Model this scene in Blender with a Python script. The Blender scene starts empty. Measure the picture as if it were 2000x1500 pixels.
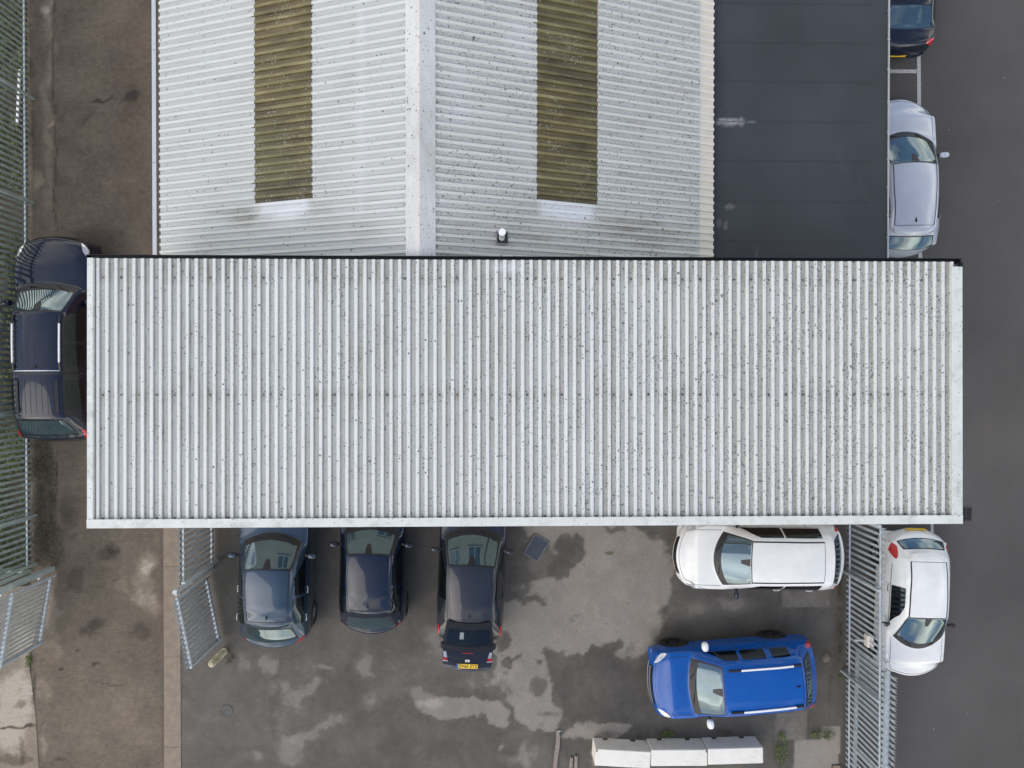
import bpy, math, random
import numpy as np
from mathutils import Vector, Matrix, noise
PI = math.pi
R = math.radians
random.seed(7)
scene = bpy.context.scene
col = scene.collection

# ---------------------------------------------------------------- camera
F = 1387.0                     # focal length in pixels of the 2000 px wide photograph
CAM_H = 19.0
NADIR = (965.0, 738.0)         # where the vertical through the drone meets the picture
_dn = Vector((NADIR[0] - 1000, -(NADIR[1] - 750), -F)).normalized()
_ez = -_dn
_ex = (Vector((1, 0, 0)) - _ez * _ez.x).normalized()
_ey = _ez.cross(_ex)
M3 = Matrix((_ex, _ey, _ez))   # camera -> world
cam_d = bpy.data.cameras.new("camera")
cam = bpy.data.objects.new("camera", cam_d)
col.objects.link(cam)
cam.matrix_world = Matrix.Translation((0, 0, CAM_H)) @ M3.to_4x4()
cam_d.sensor_width = 36.0
cam_d.lens = 36.0 * F / 2000.0
cam_d.clip_start = 0.1
cam_d.clip_end = 2000.0
scene.camera = cam

def G(px, py, z=0.0):
    """real point at height z that the photograph shows at pixel (px, py)"""
    d = M3 @ Vector((px - 1000, -(py - 750), -F))
    t = (z - CAM_H) / d.z
    return Vector((d.x * t, d.y * t, z))

def GP(px, py, p0, n):
    """intersection of the pixel's ray with the plane through p0 with normal n"""
    d = M3 @ Vector((px - 1000, -(py - 750), -F))
    o = Vector((0, 0, CAM_H))
    return o + d * ((Vector(p0) - o).dot(n) / d.dot(n))

# ---------------------------------------------------------------- world and sun
SUN_EL, SUN_AZ = R(48), R(232)           # azimuth measured from north (+Y), clockwise
world = bpy.data.worlds.new("World")
scene.world = world
world.use_nodes = True
wn, wl = world.node_tree.nodes, world.node_tree.links
wn.clear()
w_out = wn.new("ShaderNodeOutputWorld")
w_bg = wn.new("ShaderNodeBackground")
w_sky = wn.new("ShaderNodeTexSky")
w_sky.sky_type = 'NISHITA'
w_sky.sun_disc = False
w_sky.sun_elevation = SUN_EL
w_sky.sun_rotation = SUN_AZ
w_sky.air_density = 1.0
w_sky.dust_density = 1.0
w_tc = wn.new("ShaderNodeTexCoord")
w_map = wn.new("ShaderNodeMapping")
w_map.inputs['Scale'].default_value = (1.0, 1.0, 1.7)
w_map.inputs['Location'].default_value = (0.35, 0.1, 0.2)
w_no = wn.new("ShaderNodeTexNoise")
w_no.inputs['Scale'].default_value = 2.1
w_no.inputs['Detail'].default_value = 6.0
w_no.inputs['Roughness'].default_value = 0.55
w_rp = wn.new("ShaderNodeValToRGB")
w_rp.color_ramp.elements[0].position = 0.44
w_rp.color_ramp.elements[1].position = 0.60
w_no2 = wn.new("ShaderNodeTexNoise")
w_no2.inputs['Scale'].default_value = 3.7
w_no2.inputs['Detail'].default_value = 4.0
w_cl = wn.new("ShaderNodeValToRGB")
w_cl.color_ramp.elements[0].position = 0.3
w_cl.color_ramp.elements[0].color = (7.0, 6.5, 5.7, 1)
w_cl.color_ramp.elements[1].position = 0.7
w_cl.color_ramp.elements[1].color = (19.8, 17.9, 14.6, 1)
w_mx = wn.new("ShaderNodeMixRGB")
wl.new(w_tc.outputs['Generated'], w_map.inputs['Vector'])
wl.new(w_map.outputs[0], w_no.inputs['Vector'])
wl.new(w_map.outputs[0], w_no2.inputs['Vector'])
wl.new(w_no.outputs['Fac'], w_rp.inputs['Fac'])
wl.new(w_no2.outputs['Fac'], w_cl.inputs['Fac'])
# a wide blue break in the cloud overhead
w_sep = wn.new("ShaderNodeSeparateXYZ")
w_add = wn.new("ShaderNodeMath"); w_add.operation = 'MULTIPLY_ADD'
w_add.inputs[1].default_value = 0.30
w_rp2 = wn.new("ShaderNodeValToRGB")
w_rp2.color_ramp.elements[0].position = 0.62
w_rp2.color_ramp.elements[0].color = (1, 1, 1, 1)
w_rp2.color_ramp.elements[1].position = 0.84
w_rp2.color_ramp.elements[1].color = (0.04, 0.04, 0.04, 1)
w_mul = wn.new("ShaderNodeMath"); w_mul.operation = 'MULTIPLY'
wl.new(w_tc.outputs['Generated'], w_sep.inputs[0])
wl.new(w_no2.outputs['Fac'], w_add.inputs[0])
w_off = wn.new("ShaderNodeMath"); w_off.operation = 'SUBTRACT'; w_off.inputs[1].default_value = 0.14
wl.new(w_sep.outputs[2], w_off.inputs[0])
wl.new(w_off.outputs[0], w_add.inputs[2])
wl.new(w_add.outputs[0], w_rp2.inputs['Fac'])
wl.new(w_rp.outputs['Color'], w_mul.inputs[0])
wl.new(w_rp2.outputs['Color'], w_mul.inputs[1])
wl.new(w_mul.outputs[0], w_mx.inputs['Fac'])
wl.new(w_sky.outputs['Color'], w_mx.inputs['Color1'])
wl.new(w_cl.outputs['Color'], w_mx.inputs['Color2'])
wl.new(w_mx.outputs[0], w_bg.inputs['Color'])
w_bg.inputs['Strength'].default_value = 0.145
wl.new(w_bg.outputs[0], w_out.inputs['Surface'])

sun_d = bpy.data.lights.new("sun", 'SUN')
sun_d.energy = 0.5
sun_d.angle = R(45)
sun_d.color = (1.0, 0.90, 0.76)
sun = bpy.data.objects.new("sun", sun_d)
col.objects.link(sun)
_sd = Vector((math.sin(SUN_AZ) * math.cos(SUN_EL), math.cos(SUN_AZ) * math.cos(SUN_EL), math.sin(SUN_EL)))
sun.rotation_euler = _sd.to_track_quat('Z', 'Y').to_euler()
sun.location = (0, 0, 30)

scene.view_settings.view_transform = 'Standard'
scene.view_settings.look = 'None'
scene.view_settings.gamma = 1.0
scene.view_settings.exposure = 0.60

# ---------------------------------------------------------------- objects: helpers
def meta(o, label=None, cat=None, group=None, kind=None):
    if label: o['label'] = label
    if cat: o['category'] = cat
    if group: o['group'] = group
    if kind: o['kind'] = kind
    return o

def thing(name, label, cat, loc=(0, 0, 0), rz=0.0, group=None):
    o = bpy.data.objects.new(name, None)
    col.objects.link(o)
    o.empty_display_size = 0.2
    o.location = loc
    o.rotation_euler = (0, 0, rz)
    return meta(o, label, cat, group)

def link(name, me, parent=None):
    o = bpy.data.objects.new(name, me)
    col.objects.link(o)
    if parent is not None:
        o.parent = parent
    return o

class MB:
    """collects faces, then links them as one mesh object"""
    def __init__(s, org=(0, 0, 0)):
        s.v, s.f, s.m, s.sm, s.org = [], [], [], [], Vector(org)
        s.att = {}
    def add(s, vs, fs, mi=0, smooth=False, M=None):
        b = len(s.v)
        for v in vs:
            v = Vector(v)
            s.v.append(M @ v if M is not None else v)
        for f in fs:
            s.f.append([b + i for i in f]); s.m.append(mi); s.sm.append(smooth)
        return b
    def box(s, x0, x1, y0, y1, z0, z1, mi=0, M=None, bev=0.0):
        if bev > 0:
            b = bev
            lv = [(z0, b), (z0 + b, 0), (z1 - b, 0), (z1, b)]
            vs = []
            for z, i in lv:
                c = b if i == 0 else b + b
                i2 = i
                for (xx, yy) in ((x0 + c, y0 + i2), (x1 - c, y0 + i2), (x1 - i2, y0 + c), (x1 - i2, y1 - c), (x1 - c, y1 - i2), (x0 + c, y1 - i2), (x0 + i2, y1 - c), (x0 + i2, y0 + c)):
                    vs.append((xx, yy, z))
            fs = []
            for k in range(3):
                for j in range(8):
                    a, c2 = k * 8 + j, k * 8 + (j + 1) % 8
                    fs.append((a, c2, c2 + 8, a + 8))
            fs.append(tuple(range(7, -1, -1))); fs.append(tuple(range(24, 32)))
            s.add(vs, fs, mi, False, M); return
        vs = [(x0, y0, z0), (x1, y0, z0), (x1, y1, z0), (x0, y1, z0), (x0, y0, z1), (x1, y0, z1), (x1, y1, z1), (x0, y1, z1)]
        s.add(vs, [(3, 2, 1, 0), (4, 5, 6, 7), (0, 1, 5, 4), (1, 2, 6, 5), (2, 3, 7, 6), (3, 0, 4, 7)], mi, False, M)
    def beam(s, p, q, w, h, up=(0, 0, 1), mi=0, bev=0.0):
        """box of section w x h from p to q"""
        p, q = Vector(p), Vector(q)
        d = q - p; L = d.length; d.normalize()
        sd = d.cross(Vector(up))
        if sd.length < 1e-4: sd = d.cross(Vector((1, 0, 0)))
        sd.normalize(); u = sd.cross(d)
        M = Matrix((( d.x, sd.x, u.x, p.x), (d.y, sd.y, u.y, p.y), (d.z, sd.z, u.z, p.z), (0, 0, 0, 1)))
        s.box(0, L, -w / 2, w / 2, -h / 2, h / 2, mi, M, bev)
    def tube(s, pts, r, n=10, mi=0, cap=True, smooth=True):
        pts = [Vector(p) for p in pts]
        rs = r if isinstance(r, (list, tuple)) else [r] * len(pts)
        vs = []
        for i, p in enumerate(pts):
            d = (pts[min(i + 1, len(pts) - 1)] - pts[max(i - 1, 0)]).normalized()
            a = d.cross(Vector((0, 0, 1)))
            if a.length < 1e-3: a = d.cross(Vector((1, 0, 0)))
            a.normalize(); b = d.cross(a)
            for k in range(n):
                t = 2 * PI * k / n
                vs.append(p + (a * math.cos(t) + b * math.sin(t)) * rs[i])
        fs = []
        for i in range(len(pts) - 1):
            for k in range(n):
                k2 = (k + 1) % n
                fs.append((i * n + k, i * n + k2, (i + 1) * n + k2, (i + 1) * n + k))
        b = s.add(vs, fs, mi, smooth)
        if cap:
            s.f.append([b + k for k in range(n)]); s.m.append(mi); s.sm.append(False)
            s.f.append([b + (len(pts) - 1) * n + k for k in range(n - 1, -1, -1)]); s.m.append(mi); s.sm.append(False)
    def disc(s, c, r, n=16, mi=0, h=0.0, wob=0.0):
        c = Vector(c)
        ring = [c + Vector((math.cos(2 * PI * k / n), math.sin(2 * PI * k / n), 0)) * r * (1 + wob * (random.random() - .5)) for k in range(n)]
        if h > 0:
            low = [p - Vector((0, 0, h)) for p in ring]
            b = s.add(ring + low, [(k, k + n, (k + 1) % n + n, (k + 1) % n) for k in range(n)], mi)
            s.f.append([b + k for k in range(n)]); s.m.append(mi); s.sm.append(False)
        else:
            s.add(ring, [tuple(range(n))], mi)
    def sheet(s, pts, mi=0, th=0.0):
        n = len(pts)
        if th > 0:
            low = [Vector(p) - Vector((0, 0, th)) for p in pts]
            s.add(list(pts) + low, [tuple(range(n)), tuple(range(2 * n - 1, n - 1, -1))] + [(k, k + n, (k + 1) % n + n, (k + 1) % n) for k in range(n)], mi)
        else:
            s.add(pts, [tuple(range(n))], mi)
    def mesh(s, name, mats):
        me = bpy.data.meshes.new(name)
        me.from_pydata([(v - s.org)[:] for v in s.v], [], s.f)
        for m in (mats if isinstance(mats, (list, tuple)) else [mats]):
            me.materials.append(m)
        me.polygons.foreach_set('material_index', s.m)
        me.polygons.foreach_set('use_smooth', s.sm)
        for k, vals in s.att.items():
            a = me.attributes.new(k, 'FLOAT', 'POINT')
            a.data.foreach_set('value', vals)
        me.update()
        return me
    def build(s, name, mats, parent=None, loc=None):
        o = link(name, s.mesh(name, mats), parent)
        if loc is not None: o.location = loc
        return o

# ---------------------------------------------------------------- materials
_mats = {}
def new_mat(name):
    m = bpy.data.materials.new(name)
    m.use_nodes = True
    nt = m.node_tree
    return m, nt, nt.nodes['Principled BSDF']

class NT:
    def __init__(s, nt): s.n, s.l = nt.nodes, nt.links
    def node(s, t, **kw):
        n = s.n.new(t)
        for k, v in kw.items():
            if k in n.inputs.keys(): n.inputs[k].default_value = v
            else: setattr(n, k, v)
        return n
    def noise(s, vec, scale, detail=4, rough=.55, dist=0.0):
        n = s.node('ShaderNodeTexNoise', Scale=scale, Detail=detail, Roughness=rough, Distortion=dist)
        if vec is not None: s.l.new(vec, n.inputs['Vector'])
        return n.outputs['Fac']
    def ramp(s, fac, stops):
        n = s.node('ShaderNodeValToRGB')
        els = n.color_ramp.elements
        while len(els) < len(stops): els.new(0.5)
        for e, (p, c) in zip(els, stops):
            e.position = p
            e.color = (c, c, c, 1) if not isinstance(c, (tuple, list)) else (c[0], c[1], c[2], 1)
        s.l.new(fac, n.inputs['Fac'])
        return n.outputs['Color']
    def math(s, op, a, b=None, clamp=False):
        n = s.node('ShaderNodeMath', operation=op, use_clamp=clamp)
        for i, x in enumerate((a, b)):
            if x is None: continue
            if isinstance(x, (int, float)): n.inputs[i].default_value = x
            else: s.l.new(x, n.inputs[i])
        return n.outputs[0]
    def mix(s, fac, a, b, mode='MIX'):
        n = s.node('ShaderNodeMixRGB', blend_type=mode)
        for i, x in enumerate((fac, a, b)):
            if isinstance(x, (int, float)): n.inputs[i].default_value = x if i == 0 else (x, x, x, 1)
            elif isinstance(x, (tuple, list)): n.inputs[i].default_value = (x[0], x[1], x[2], 1)
            else: s.l.new(x, n.inputs[i])
        return n.outputs[0]
    def coord(s, scale=(1, 1, 1), loc=(0, 0, 0), kind='Object'):
        tc = s.node('ShaderNodeTexCoord')
        mp = s.node('ShaderNodeMapping')
        mp.inputs['Scale'].default_value = scale
        mp.inputs['Location'].default_value = loc
        s.l.new(tc.outputs[kind], mp.inputs['Vector'])
        return mp.outputs[0]
    def attr(s, name):
        return s.node('ShaderNodeAttribute', attribute_name=name).outputs['Fac']
    def spots(s, vec, scale, size, keep, seed=0.0):
        """round spots: 1 inside; keep = share of cells that carry one"""
        v = s.node('ShaderNodeTexVoronoi', Scale=scale)
        s.l.new(vec, v.inputs['Vector'])
        sep = s.node('ShaderNodeSeparateColor')
        s.l.new(v.outputs['Color'], sep.inputs[0])
        rad = s.math('MULTIPLY', sep.outputs[1], size)
        ins = s.math('LESS_THAN', v.outputs['Distance'], rad)
        k = keep if not isinstance(keep, (int, float)) else None
        if k is None: on = s.math('LESS_THAN', sep.outputs[0], keep)
        else: on = s.math('LESS_THAN', sep.outputs[0], k)
        return s.math('MULTIPLY', ins, on)
    def bump(s, bsdf, h, strength=.3, dist=.01):
        b = s.node('ShaderNodeBump', Strength=strength, Distance=dist)
        s.l.new(h, b.inputs['Height'])
        s.l.new(b.outputs[0], bsdf.inputs['Normal'])

def simple(name, c, rough=.6, metal=0.0, var=.15, scale=8.0, coat=0.0, ior=1.5, bump=0.0, stain=0.0):
    if name in _mats: return _mats[name]
    m, nt, b = new_mat(name)
    t = NT(nt)
    v = t.coord()
    n = t.noise(v, scale, 5)
    n2 = t.noise(v, scale * 9, 3)
    k = t.math('ADD', t.math('MULTIPLY', n, .7), t.math('MULTIPLY', n2, .3))
    lo = tuple(x * (1 - var) for x in c); hi = tuple(min(1, x * (1 + var)) for x in c)
    cc = t.ramp(k, [(.3, lo), (.7, hi)])
    if stain > 0:
        q = t.noise(t.coord((1, 1, .35)), 2.1, 8, .72)
        cc = t.mix(t.math('MULTIPLY', t.ramp(q, [(.50, 0.0), (.72, 1.0)]), stain), cc, tuple(x * y for x, y in zip(c, (.42, .41, .36))))
        sp_ = t.spots(v, 24, .42, t.ramp(t.noise(v, 1.7, 4), [(.45, .0), (.7, .5)]))
        cc = t.mix(t.math('MULTIPLY', sp_, stain), cc, (.14, .15, .13))
    t.l.new(cc, b.inputs['Base Color'])
    b.inputs['Roughness'].default_value = rough
    b.inputs['Metallic'].default_value = metal
    b.inputs['Coat Weight'].default_value = coat
    b.inputs['Coat Roughness'].default_value = .04
    b.inputs['IOR'].default_value = ior
    if bump > 0: t.bump(b, n2, bump, .01)
    _mats[name] = m
    return m

def cladding(name, base, along='x', lichen=.35, valley=(.62, .60, .57), streak=.25, rough=.45, edge_line=False):
    """coated steel sheet: streaks run along the ribs; attributes: valley, dirt, clean"""
    m, nt, b = new_mat(name); t = NT(nt)
    sc = (.5, 6, 1) if along == 'x' else (6, .5, 1)
    vs = t.coord(sc); v = t.coord()
    c = t.mix(t.ramp(t.noise(vs, 1.3, 5), [(.3, 0.0), (.75, streak)]), base, tuple(x * q for x, q in zip(base, (.72, .70, .66))))
    big = t.noise(v, .55, 4)
    c = t.mix(t.math('MULTIPLY', t.ramp(big, [(.35, 0.0), (.7, 1.0)]), .22), c, tuple(x * .82 for x in base))
    va = t.attr('valley')
    c = t.mix(va, c, t.mix(1.0, c, valley, 'MULTIPLY'))
    # brown-grey washed dirt; the edge attribute darkens one foot of each rib
    dn = t.noise(t.coord((1, 2.4, 1) if along == 'x' else (2.4, 1, 1)), 2.2, 8, .72)
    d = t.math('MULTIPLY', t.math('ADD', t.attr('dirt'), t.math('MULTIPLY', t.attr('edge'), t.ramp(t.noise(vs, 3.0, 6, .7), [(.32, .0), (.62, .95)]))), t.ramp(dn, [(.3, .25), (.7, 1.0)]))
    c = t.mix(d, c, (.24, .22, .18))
    cl = t.attr('clean')
    c = t.mix(cl, c, (.74, .76, .80))
    # lichen and moss spots
    dens = t.math('MULTIPLY', t.ramp(t.noise(v, .9, 5, .6), [(.32, .18), (.62, 1.0)]), t.math('ADD', t.math('MULTIPLY', va, .75), .25))
    dens = t.math('MULTIPLY', t.math('MULTIPLY', dens, t.attr('lich')), t.math('SUBTRACT', 1.0, cl))
    wob = t.node('ShaderNodeVectorMath', operation='ADD')
    nn = t.node('ShaderNodeTexNoise', Scale=42.0, Detail=3)
    t.l.new(v, nn.inputs['Vector'])
    sv = t.node('ShaderNodeVectorMath', operation='SCALE'); sv.inputs['Scale'].default_value = .038
    t.l.new(nn.outputs['Color'], sv.inputs[0]); t.l.new(v, wob.inputs[0]); t.l.new(sv.outputs[0], wob.inputs[1])
    s1 = t.spots(wob.outputs[0], 22, .48, t.math('MULTIPLY', dens, lichen * 1.1))
    s2 = t.spots(wob.outputs[0], 9.5, .30, t.math('MULTIPLY', dens, lichen * .28))
    s3 = t.spots(wob.outputs[0], 48, .55, t.math('MULTIPLY', dens, lichen * 1.6))
    sp = t.math('MAXIMUM', t.math('MAXIMUM', s1, s2), t.math('MULTIPLY', s3, .7))
    c = t.mix(t.math('MULTIPLY', sp, .9), c, (.12, .13, .115))
    t.l.new(c, b.inputs['Base Color'])
    b.inputs['Roughness'].default_value = rough
    return m

def asphalt(name, c, rough=.85, speck=.35):
    m, nt, b = new_mat(name); t = NT(nt)
    v = t.coord(kind='Object')
    n = t.noise(v, 24, 6, .85); n2 = t.noise(v, .22, 7, .6)
    k = t.math('ADD', t.math('MULTIPLY', n, .42), t.math('MULTIPLY', n2, .58))
    cc = t.ramp(k, [(.3, tuple(x * (1 - speck * .7) for x in c)), (.7, tuple(x * (1 + speck) for x in c))])
    sp = t.spots(v, 2.2, .045, .5)
    cc = t.mix(t.math('MULTIPLY', sp, .7), cc, (.35, .34, .33))
    t.l.new(cc, b.inputs['Base Color'])
    b.inputs['Roughness'].default_value = rough
    t.bump(b, n, .35, .006)
    return m

def yard_mat():
    """old asphalt, damp and some painted eave shade (dark) where attribute f is low, dried pale where it is high"""
    m, nt, b = new_mat("yard_asphalt"); t = NT(nt)
    v = t.coord()
    f = t.attr('f')
    n = t.noise(v, 1.7, 8, .62, .4)
    n2 = t.noise(v, 6.0, 5, .6)
    k = t.math('ADD', f, t.math('ADD', t.math('MULTIPLY', t.math('SUBTRACT', n, .5), .26), t.math('MULTIPLY', t.math('SUBTRACT', n2, .5), .26)))
    c = t.ramp(k, [(.0, (.046, .042, .036)), (.20, (.076, .071, .063)), (.40, (.118, .111, .101)), (.49, (.172, .162, .149)), (.8, (.232, .219, .202)), (1.0, (.300, .284, .262))])
    g = t.attr('g')
    gn = t.math('MULTIPLY', g, t.ramp(t.noise(v, 5, 6, .65), [(.35, .0), (.6, 1.0)]))
    c = t.mix(gn, c, (.045, .046, .028))
    gr = t.noise(v, 26, 6, .85)
    c = t.mix(.75, c, t.ramp(gr, [(.32, .50), (.68, 1.05)]), 'MULTIPLY')
    pit = t.spots(v, 5.0, .16, t.ramp(n2, [(.45, 0.0), (.7, .7)]))
    c = t.mix(t.math('MULTIPLY', pit, .55), c, (.035, .033, .03))
    c = t.mix(1.0, c, (1.28, 1.23, 1.15), 'MULTIPLY')
    sp = t.spots(v, 1.6, .03, .5)
    c = t.mix(t.math('MULTIPLY', sp, .7), c, (.45, .44, .42))
    t.l.new(c, b.inputs['Base Color'])
    t.l.new(t.ramp(k, [(.0, .55), (.6, .9)]), b.inputs['Roughness'])
    t.bump(b, gr, .3, .006)
    return m

def driveway_mat():
    m, nt, b = new_mat("tamped_concrete"); t = NT(nt)
    v = t.coord(); vr = t.coord((.8, 9, 1))
    f = t.attr('f'); g = t.attr('g')
    rid = t.noise(vr, 2.4, 7, .72, .5)
    n = t.noise(v, 1.1, 7, .65); n2 = t.noise(v, 7, 6, .7)
    k = t.math('ADD', f, t.math('ADD', t.math('MULTIPLY', t.math('SUBTRACT', n, .5), .5), t.math('MULTIPLY', t.math('SUBTRACT', n2, .5), .46)))
    c = t.ramp(k, [(.0, (.030, .027, .024)), (.25, (.080, .066, .053)), (.5, (.148, .124, .100)), (.75, (.235, .204, .170)), (1.0, (.38, .345, .31))])
    tint = t.ramp(t.noise(v, .8, 4), [(.35, (1.0, .975, .95)), (.65, (1.0, 1.03, 1.01))])
    c = t.mix(1.0, c, tint, 'MULTIPLY')
    rk = t.ramp(rid, [(.35, .74), (.6, 1.06)])
    c = t.mix(t.ramp(n, [(.42, .05), (.66, .85)]), c, t.mix(1.0, c, rk, 'MULTIPLY'))
    c = t.mix(t.math('MULTIPLY', g, t.ramp(n2, [(.35, .25), (.6, 1.0)])), c, (.030, .027, .016))
    gr = t.noise(v, 22, 6, .85)
    c = t.mix(.7, c, t.ramp(gr, [(.3, .55), (.7, 1.1)]), 'MULTIPLY')
    c = t.mix(1.0, c, (1.22, 1.16, 1.07), 'MULTIPLY')
    t.l.new(c, b.inputs['Base Color'])
    b.inputs['Roughness'].default_value = .85
    t.bump(b, t.math('ADD', rid, t.math('MULTIPLY', gr, .5)), .4, .01)
    return m

def felt_mat():
    m, nt, b = new_mat("roofing_felt"); t = NT(nt)
    v = t.coord(); f = t.attr('f')
    n = t.noise(v, .5, 5); n2 = t.noise(v, 45, 3, .7)
    c = t.ramp(n, [(.3, (.027, .031, .036)), (.7, (.045, .051, .058))])
    c = t.mix(.4, c, t.ramp(n2, [(.3, .6), (.7, 1.1)]), 'MULTIPLY')
    k = t.math('MULTIPLY', f, t.ramp(t.noise(v, 9, 6, .7), [(.3, .3), (.65, 1.0)]))
    c = t.mix(k, c, (.30, .30, .30))
    sp = t.spots(v, 1.3, .04, .35)
    c = t.mix(t.math('MULTIPLY', sp, .8), c, (.25, .24, .22))
    sp = t.spots(t.coord(loc=(3, 1, 0)), 1.1, .06, .3)
    c = t.mix(t.math('MULTIPLY', sp, .8), c, (.015, .015, .015))
    t.l.new(c, b.inputs['Base Color'])
    b.inputs['Roughness'].default_value = .7
    t.bump(b, n2, .15, .004)
    return m

def skylight_mat():
    m, nt, b = new_mat("aged_fibreglass"); t = NT(nt)
    v = t.coord(); vs = t.coord((.6, 3, 1))
    n = t.noise(vs, 1.6, 6, .65)
    c = t.ramp(n, [(.3, (.060, .048, .024)), (.48, (.130, .115, .045)), (.62, (.19, .175, .08)), (.75, (.27, .26, .15))])
    c = t.mix(t.ramp(t.noise(v, .55, 4), [(.42, .0), (.62, .22)]), c, t.mix(1.0, c, (1.5, 1.1, .65), 'MULTIPLY'))
    va = t.attr('valley')
    c = t.mix(va, c, t.mix(1.0, c, (.58, .54, .50), 'MULTIPLY'))
    dens = t.ramp(t.noise(v, 1.4, 4), [(.5, .03), (.7, .8)])
    s1 = t.spots(v, 24, .45, dens)
    s2 = t.spots(v, 60, .5, t.math('MULTIPLY', dens, 1.0))
    c = t.mix(t.math('MULTIPLY', t.math('MAXIMUM', s1, s2), .6), c, (.42, .42, .36))
    t.l.new(c, b.inputs['Base Color'])
    b.inputs['Roughness'].default_value = .4
    return m

def brick_mat():
    m, nt, b = new_mat("red_brick"); t = NT(nt)
    v = t.coord((1, 1, 1))
    # bricks on walls that face x or y: use (x+y, z)
    sep = t.node('ShaderNodeSeparateXYZ'); t.l.new(v, sep.inputs[0])
    cmb = t.node('ShaderNodeCombineXYZ')
    t.l.new(t.math('ADD', sep.outputs[0], sep.outputs[1]), cmb.inputs[0]); t.l.new(sep.outputs[2], cmb.inputs[1])
    br = t.node('ShaderNodeTexBrick', Scale=1.0)
    br.inputs['Color1'].default_value = (.26, .085, .05, 1); br.inputs['Color2'].default_value = (.33, .13, .08, 1)
    br.inputs['Mortar'].default_value = (.33, .30, .27, 1)
    br.inputs['Mortar Size'].default_value = .01; br.inputs['Brick Width'].default_value = .225; br.inputs['Row Height'].default_value = .075
    t.l.new(cmb.outputs[0], br.inputs['Vector'])
    t.l.new(br.outputs['Color'], b.inputs['Base Color'])
    b.inputs['Roughness'].default_value = .9
    return m

def paint(name, c, metal=.0, rough=.35, coat=1.0, fleck=0.0):
    if name in _mats: return _mats[name]
    m, nt, b = new_mat(name); t = NT(nt)
    v = t.coord()
    n = t.noise(v, 2.2, 5, .6); n2 = t.noise(v, 60, 2)
    k = t.math('ADD', t.math('MULTIPLY', n, .75), t.math('MULTIPLY', n2, .25))
    cc = t.ramp(k, [(.3, tuple(x * .90 for x in c)), (.7, tuple(min(1, x * 1.07) for x in c))])
    # a thin film of road dust
    cc = t.mix(t.math('MULTIPLY', t.ramp(t.noise(v, 1.3, 6, .7), [(.45, 0.0), (.8, 1.0)]), .03), cc, (.25, .24, .22))
    t.l.new(cc, b.inputs['Base Color'])
    b.inputs['Metallic'].default_value = metal
    b.inputs['Roughness'].default_value = rough
    b.inputs['Coat Weight'].default_value = coat
    b.inputs['Specular IOR Level'].default_value = .08
    t.l.new(t.ramp(t.noise(v, 3.0, 5), [(.4, .03), (.8, .12)]), b.inputs['Coat Roughness'])
    b.inputs['Coat IOR'].default_value = 1.5
    _mats[name] = m
    return m

def leaf_mat(name, a, c):
    m, nt, b = new_mat(name); t = NT(nt)
    oi = t.node('ShaderNodeNewGeometry')
    k = t.ramp(oi.outputs['Random Per Island'], [(0.0, a), (1.0, c)])
    t.l.new(k, b.inputs['Base Color'])
    b.inputs['Roughness'].default_value = .6
    return m

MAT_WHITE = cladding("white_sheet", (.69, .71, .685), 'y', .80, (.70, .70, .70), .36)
MAT_LEFT = cladding("pale_sheet", (.575, .595, .58), 'x', .10, (.84, .85, .86), .28)
MAT_RIGHT = cladding("weathered_sheet", (.60, .61, .585), 'x', .52, (.86, .87, .88), .35)
MAT_TRIM = simple("white_trim", (.61, .635, .60), .45, 0, .10, 2.0, stain=.55)
MAT_CREAM = simple("cream_sheet", (.66, .62, .54), .5, 0, .06, 3.0)
MAT_RIDGE = cladding("ridge_sheet", (.66, .67, .67), 'y', .75, (1, 1, 1), .3)
MAT_SKY = skylight_mat()
MAT_FELT = felt_mat()
MAT_BLACK = simple("black_plastic", (.012, .012, .015), .45, 0, .2)
MAT_RUBBER = simple("tyre_rubber", (.018, .018, .018), .8, 0, .3)
MAT_DARK = simple("dark_void", (.006, .006, .007), .9, 0, .1)
MAT_RENDER = simple("cream_render", (.62, .58, .47), .85, 0, .10, 1.5)
MAT_BRICK = brick_mat()
MAT_GALV = simple("galvanised_steel", (.46, .50, .52), .5, .15, .22, 6.0)
MAT_GALV_OLD = simple("dull_galvanised_steel", (.37, .44, .42), .6, .1, .30, 5.0)
MAT_SCREW = simple("screw_head", (.10, .10, .10), .5, .3)
MAT_GUTTER = simple("grey_white_gutter", (.52, .55, .60), .5, 0, .07, 2.0)
MAT_PLASTIC_W = simple("white_plastic", (.80, .80, .80), .4, 0, .05)
MAT_CONC_W = simple("white_painted_concrete", (.79, .765, .70), .75, 0, .06, 3.0, bump=.2, stain=.35)
MAT_WOOD = simple("weathered_timber", (.26, .22, .19), .85, 0, .3, 14.0, bump=.3)
MAT_MOSSWOOD = simple("mossy_post", (.47, .42, .28), .85, 0, .55, 7.0, bump=.3)
MAT_SLATE = simple("dark_panel", (.050, .058, .075), .35, .0, .2, 4.0)
MAT_STONE = simple("brown_stone", (.20, .165, .13), .9, 0, .35, 12.0, bump=.4)
MAT_IRON = simple("cast_iron", (.05, .05, .05), .7, .2, .3, 10.0)
MAT_ROAD = asphalt("road_asphalt", (.072, .066, .0615), speck=.5)
MAT_LINE = simple("road_paint", (.42, .42, .40), .8, 0, .3, 18.0, bump=.2)
MAT_KERB = simple("kerb_concrete", (.255, .205, .155), .9, 0, .22, 5.0, bump=.25)
MAT_LAMP_RED = simple("red_lens", (.45, .008, .012), .12, 0, .1, 8, 1.0)
MAT_LAMP_CLEAR = simple("clear_lens", (.55, .56, .58), .10, .3, .3, 20, 1.0)
MAT_LAMP_AMBER = simple("amber_lens", (.7, .2, .02), .15, 0, .1, 8, 1.0)
MAT_CHROME = simple("bright_trim", (.72, .73, .75), .25, .6, .05)
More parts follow.
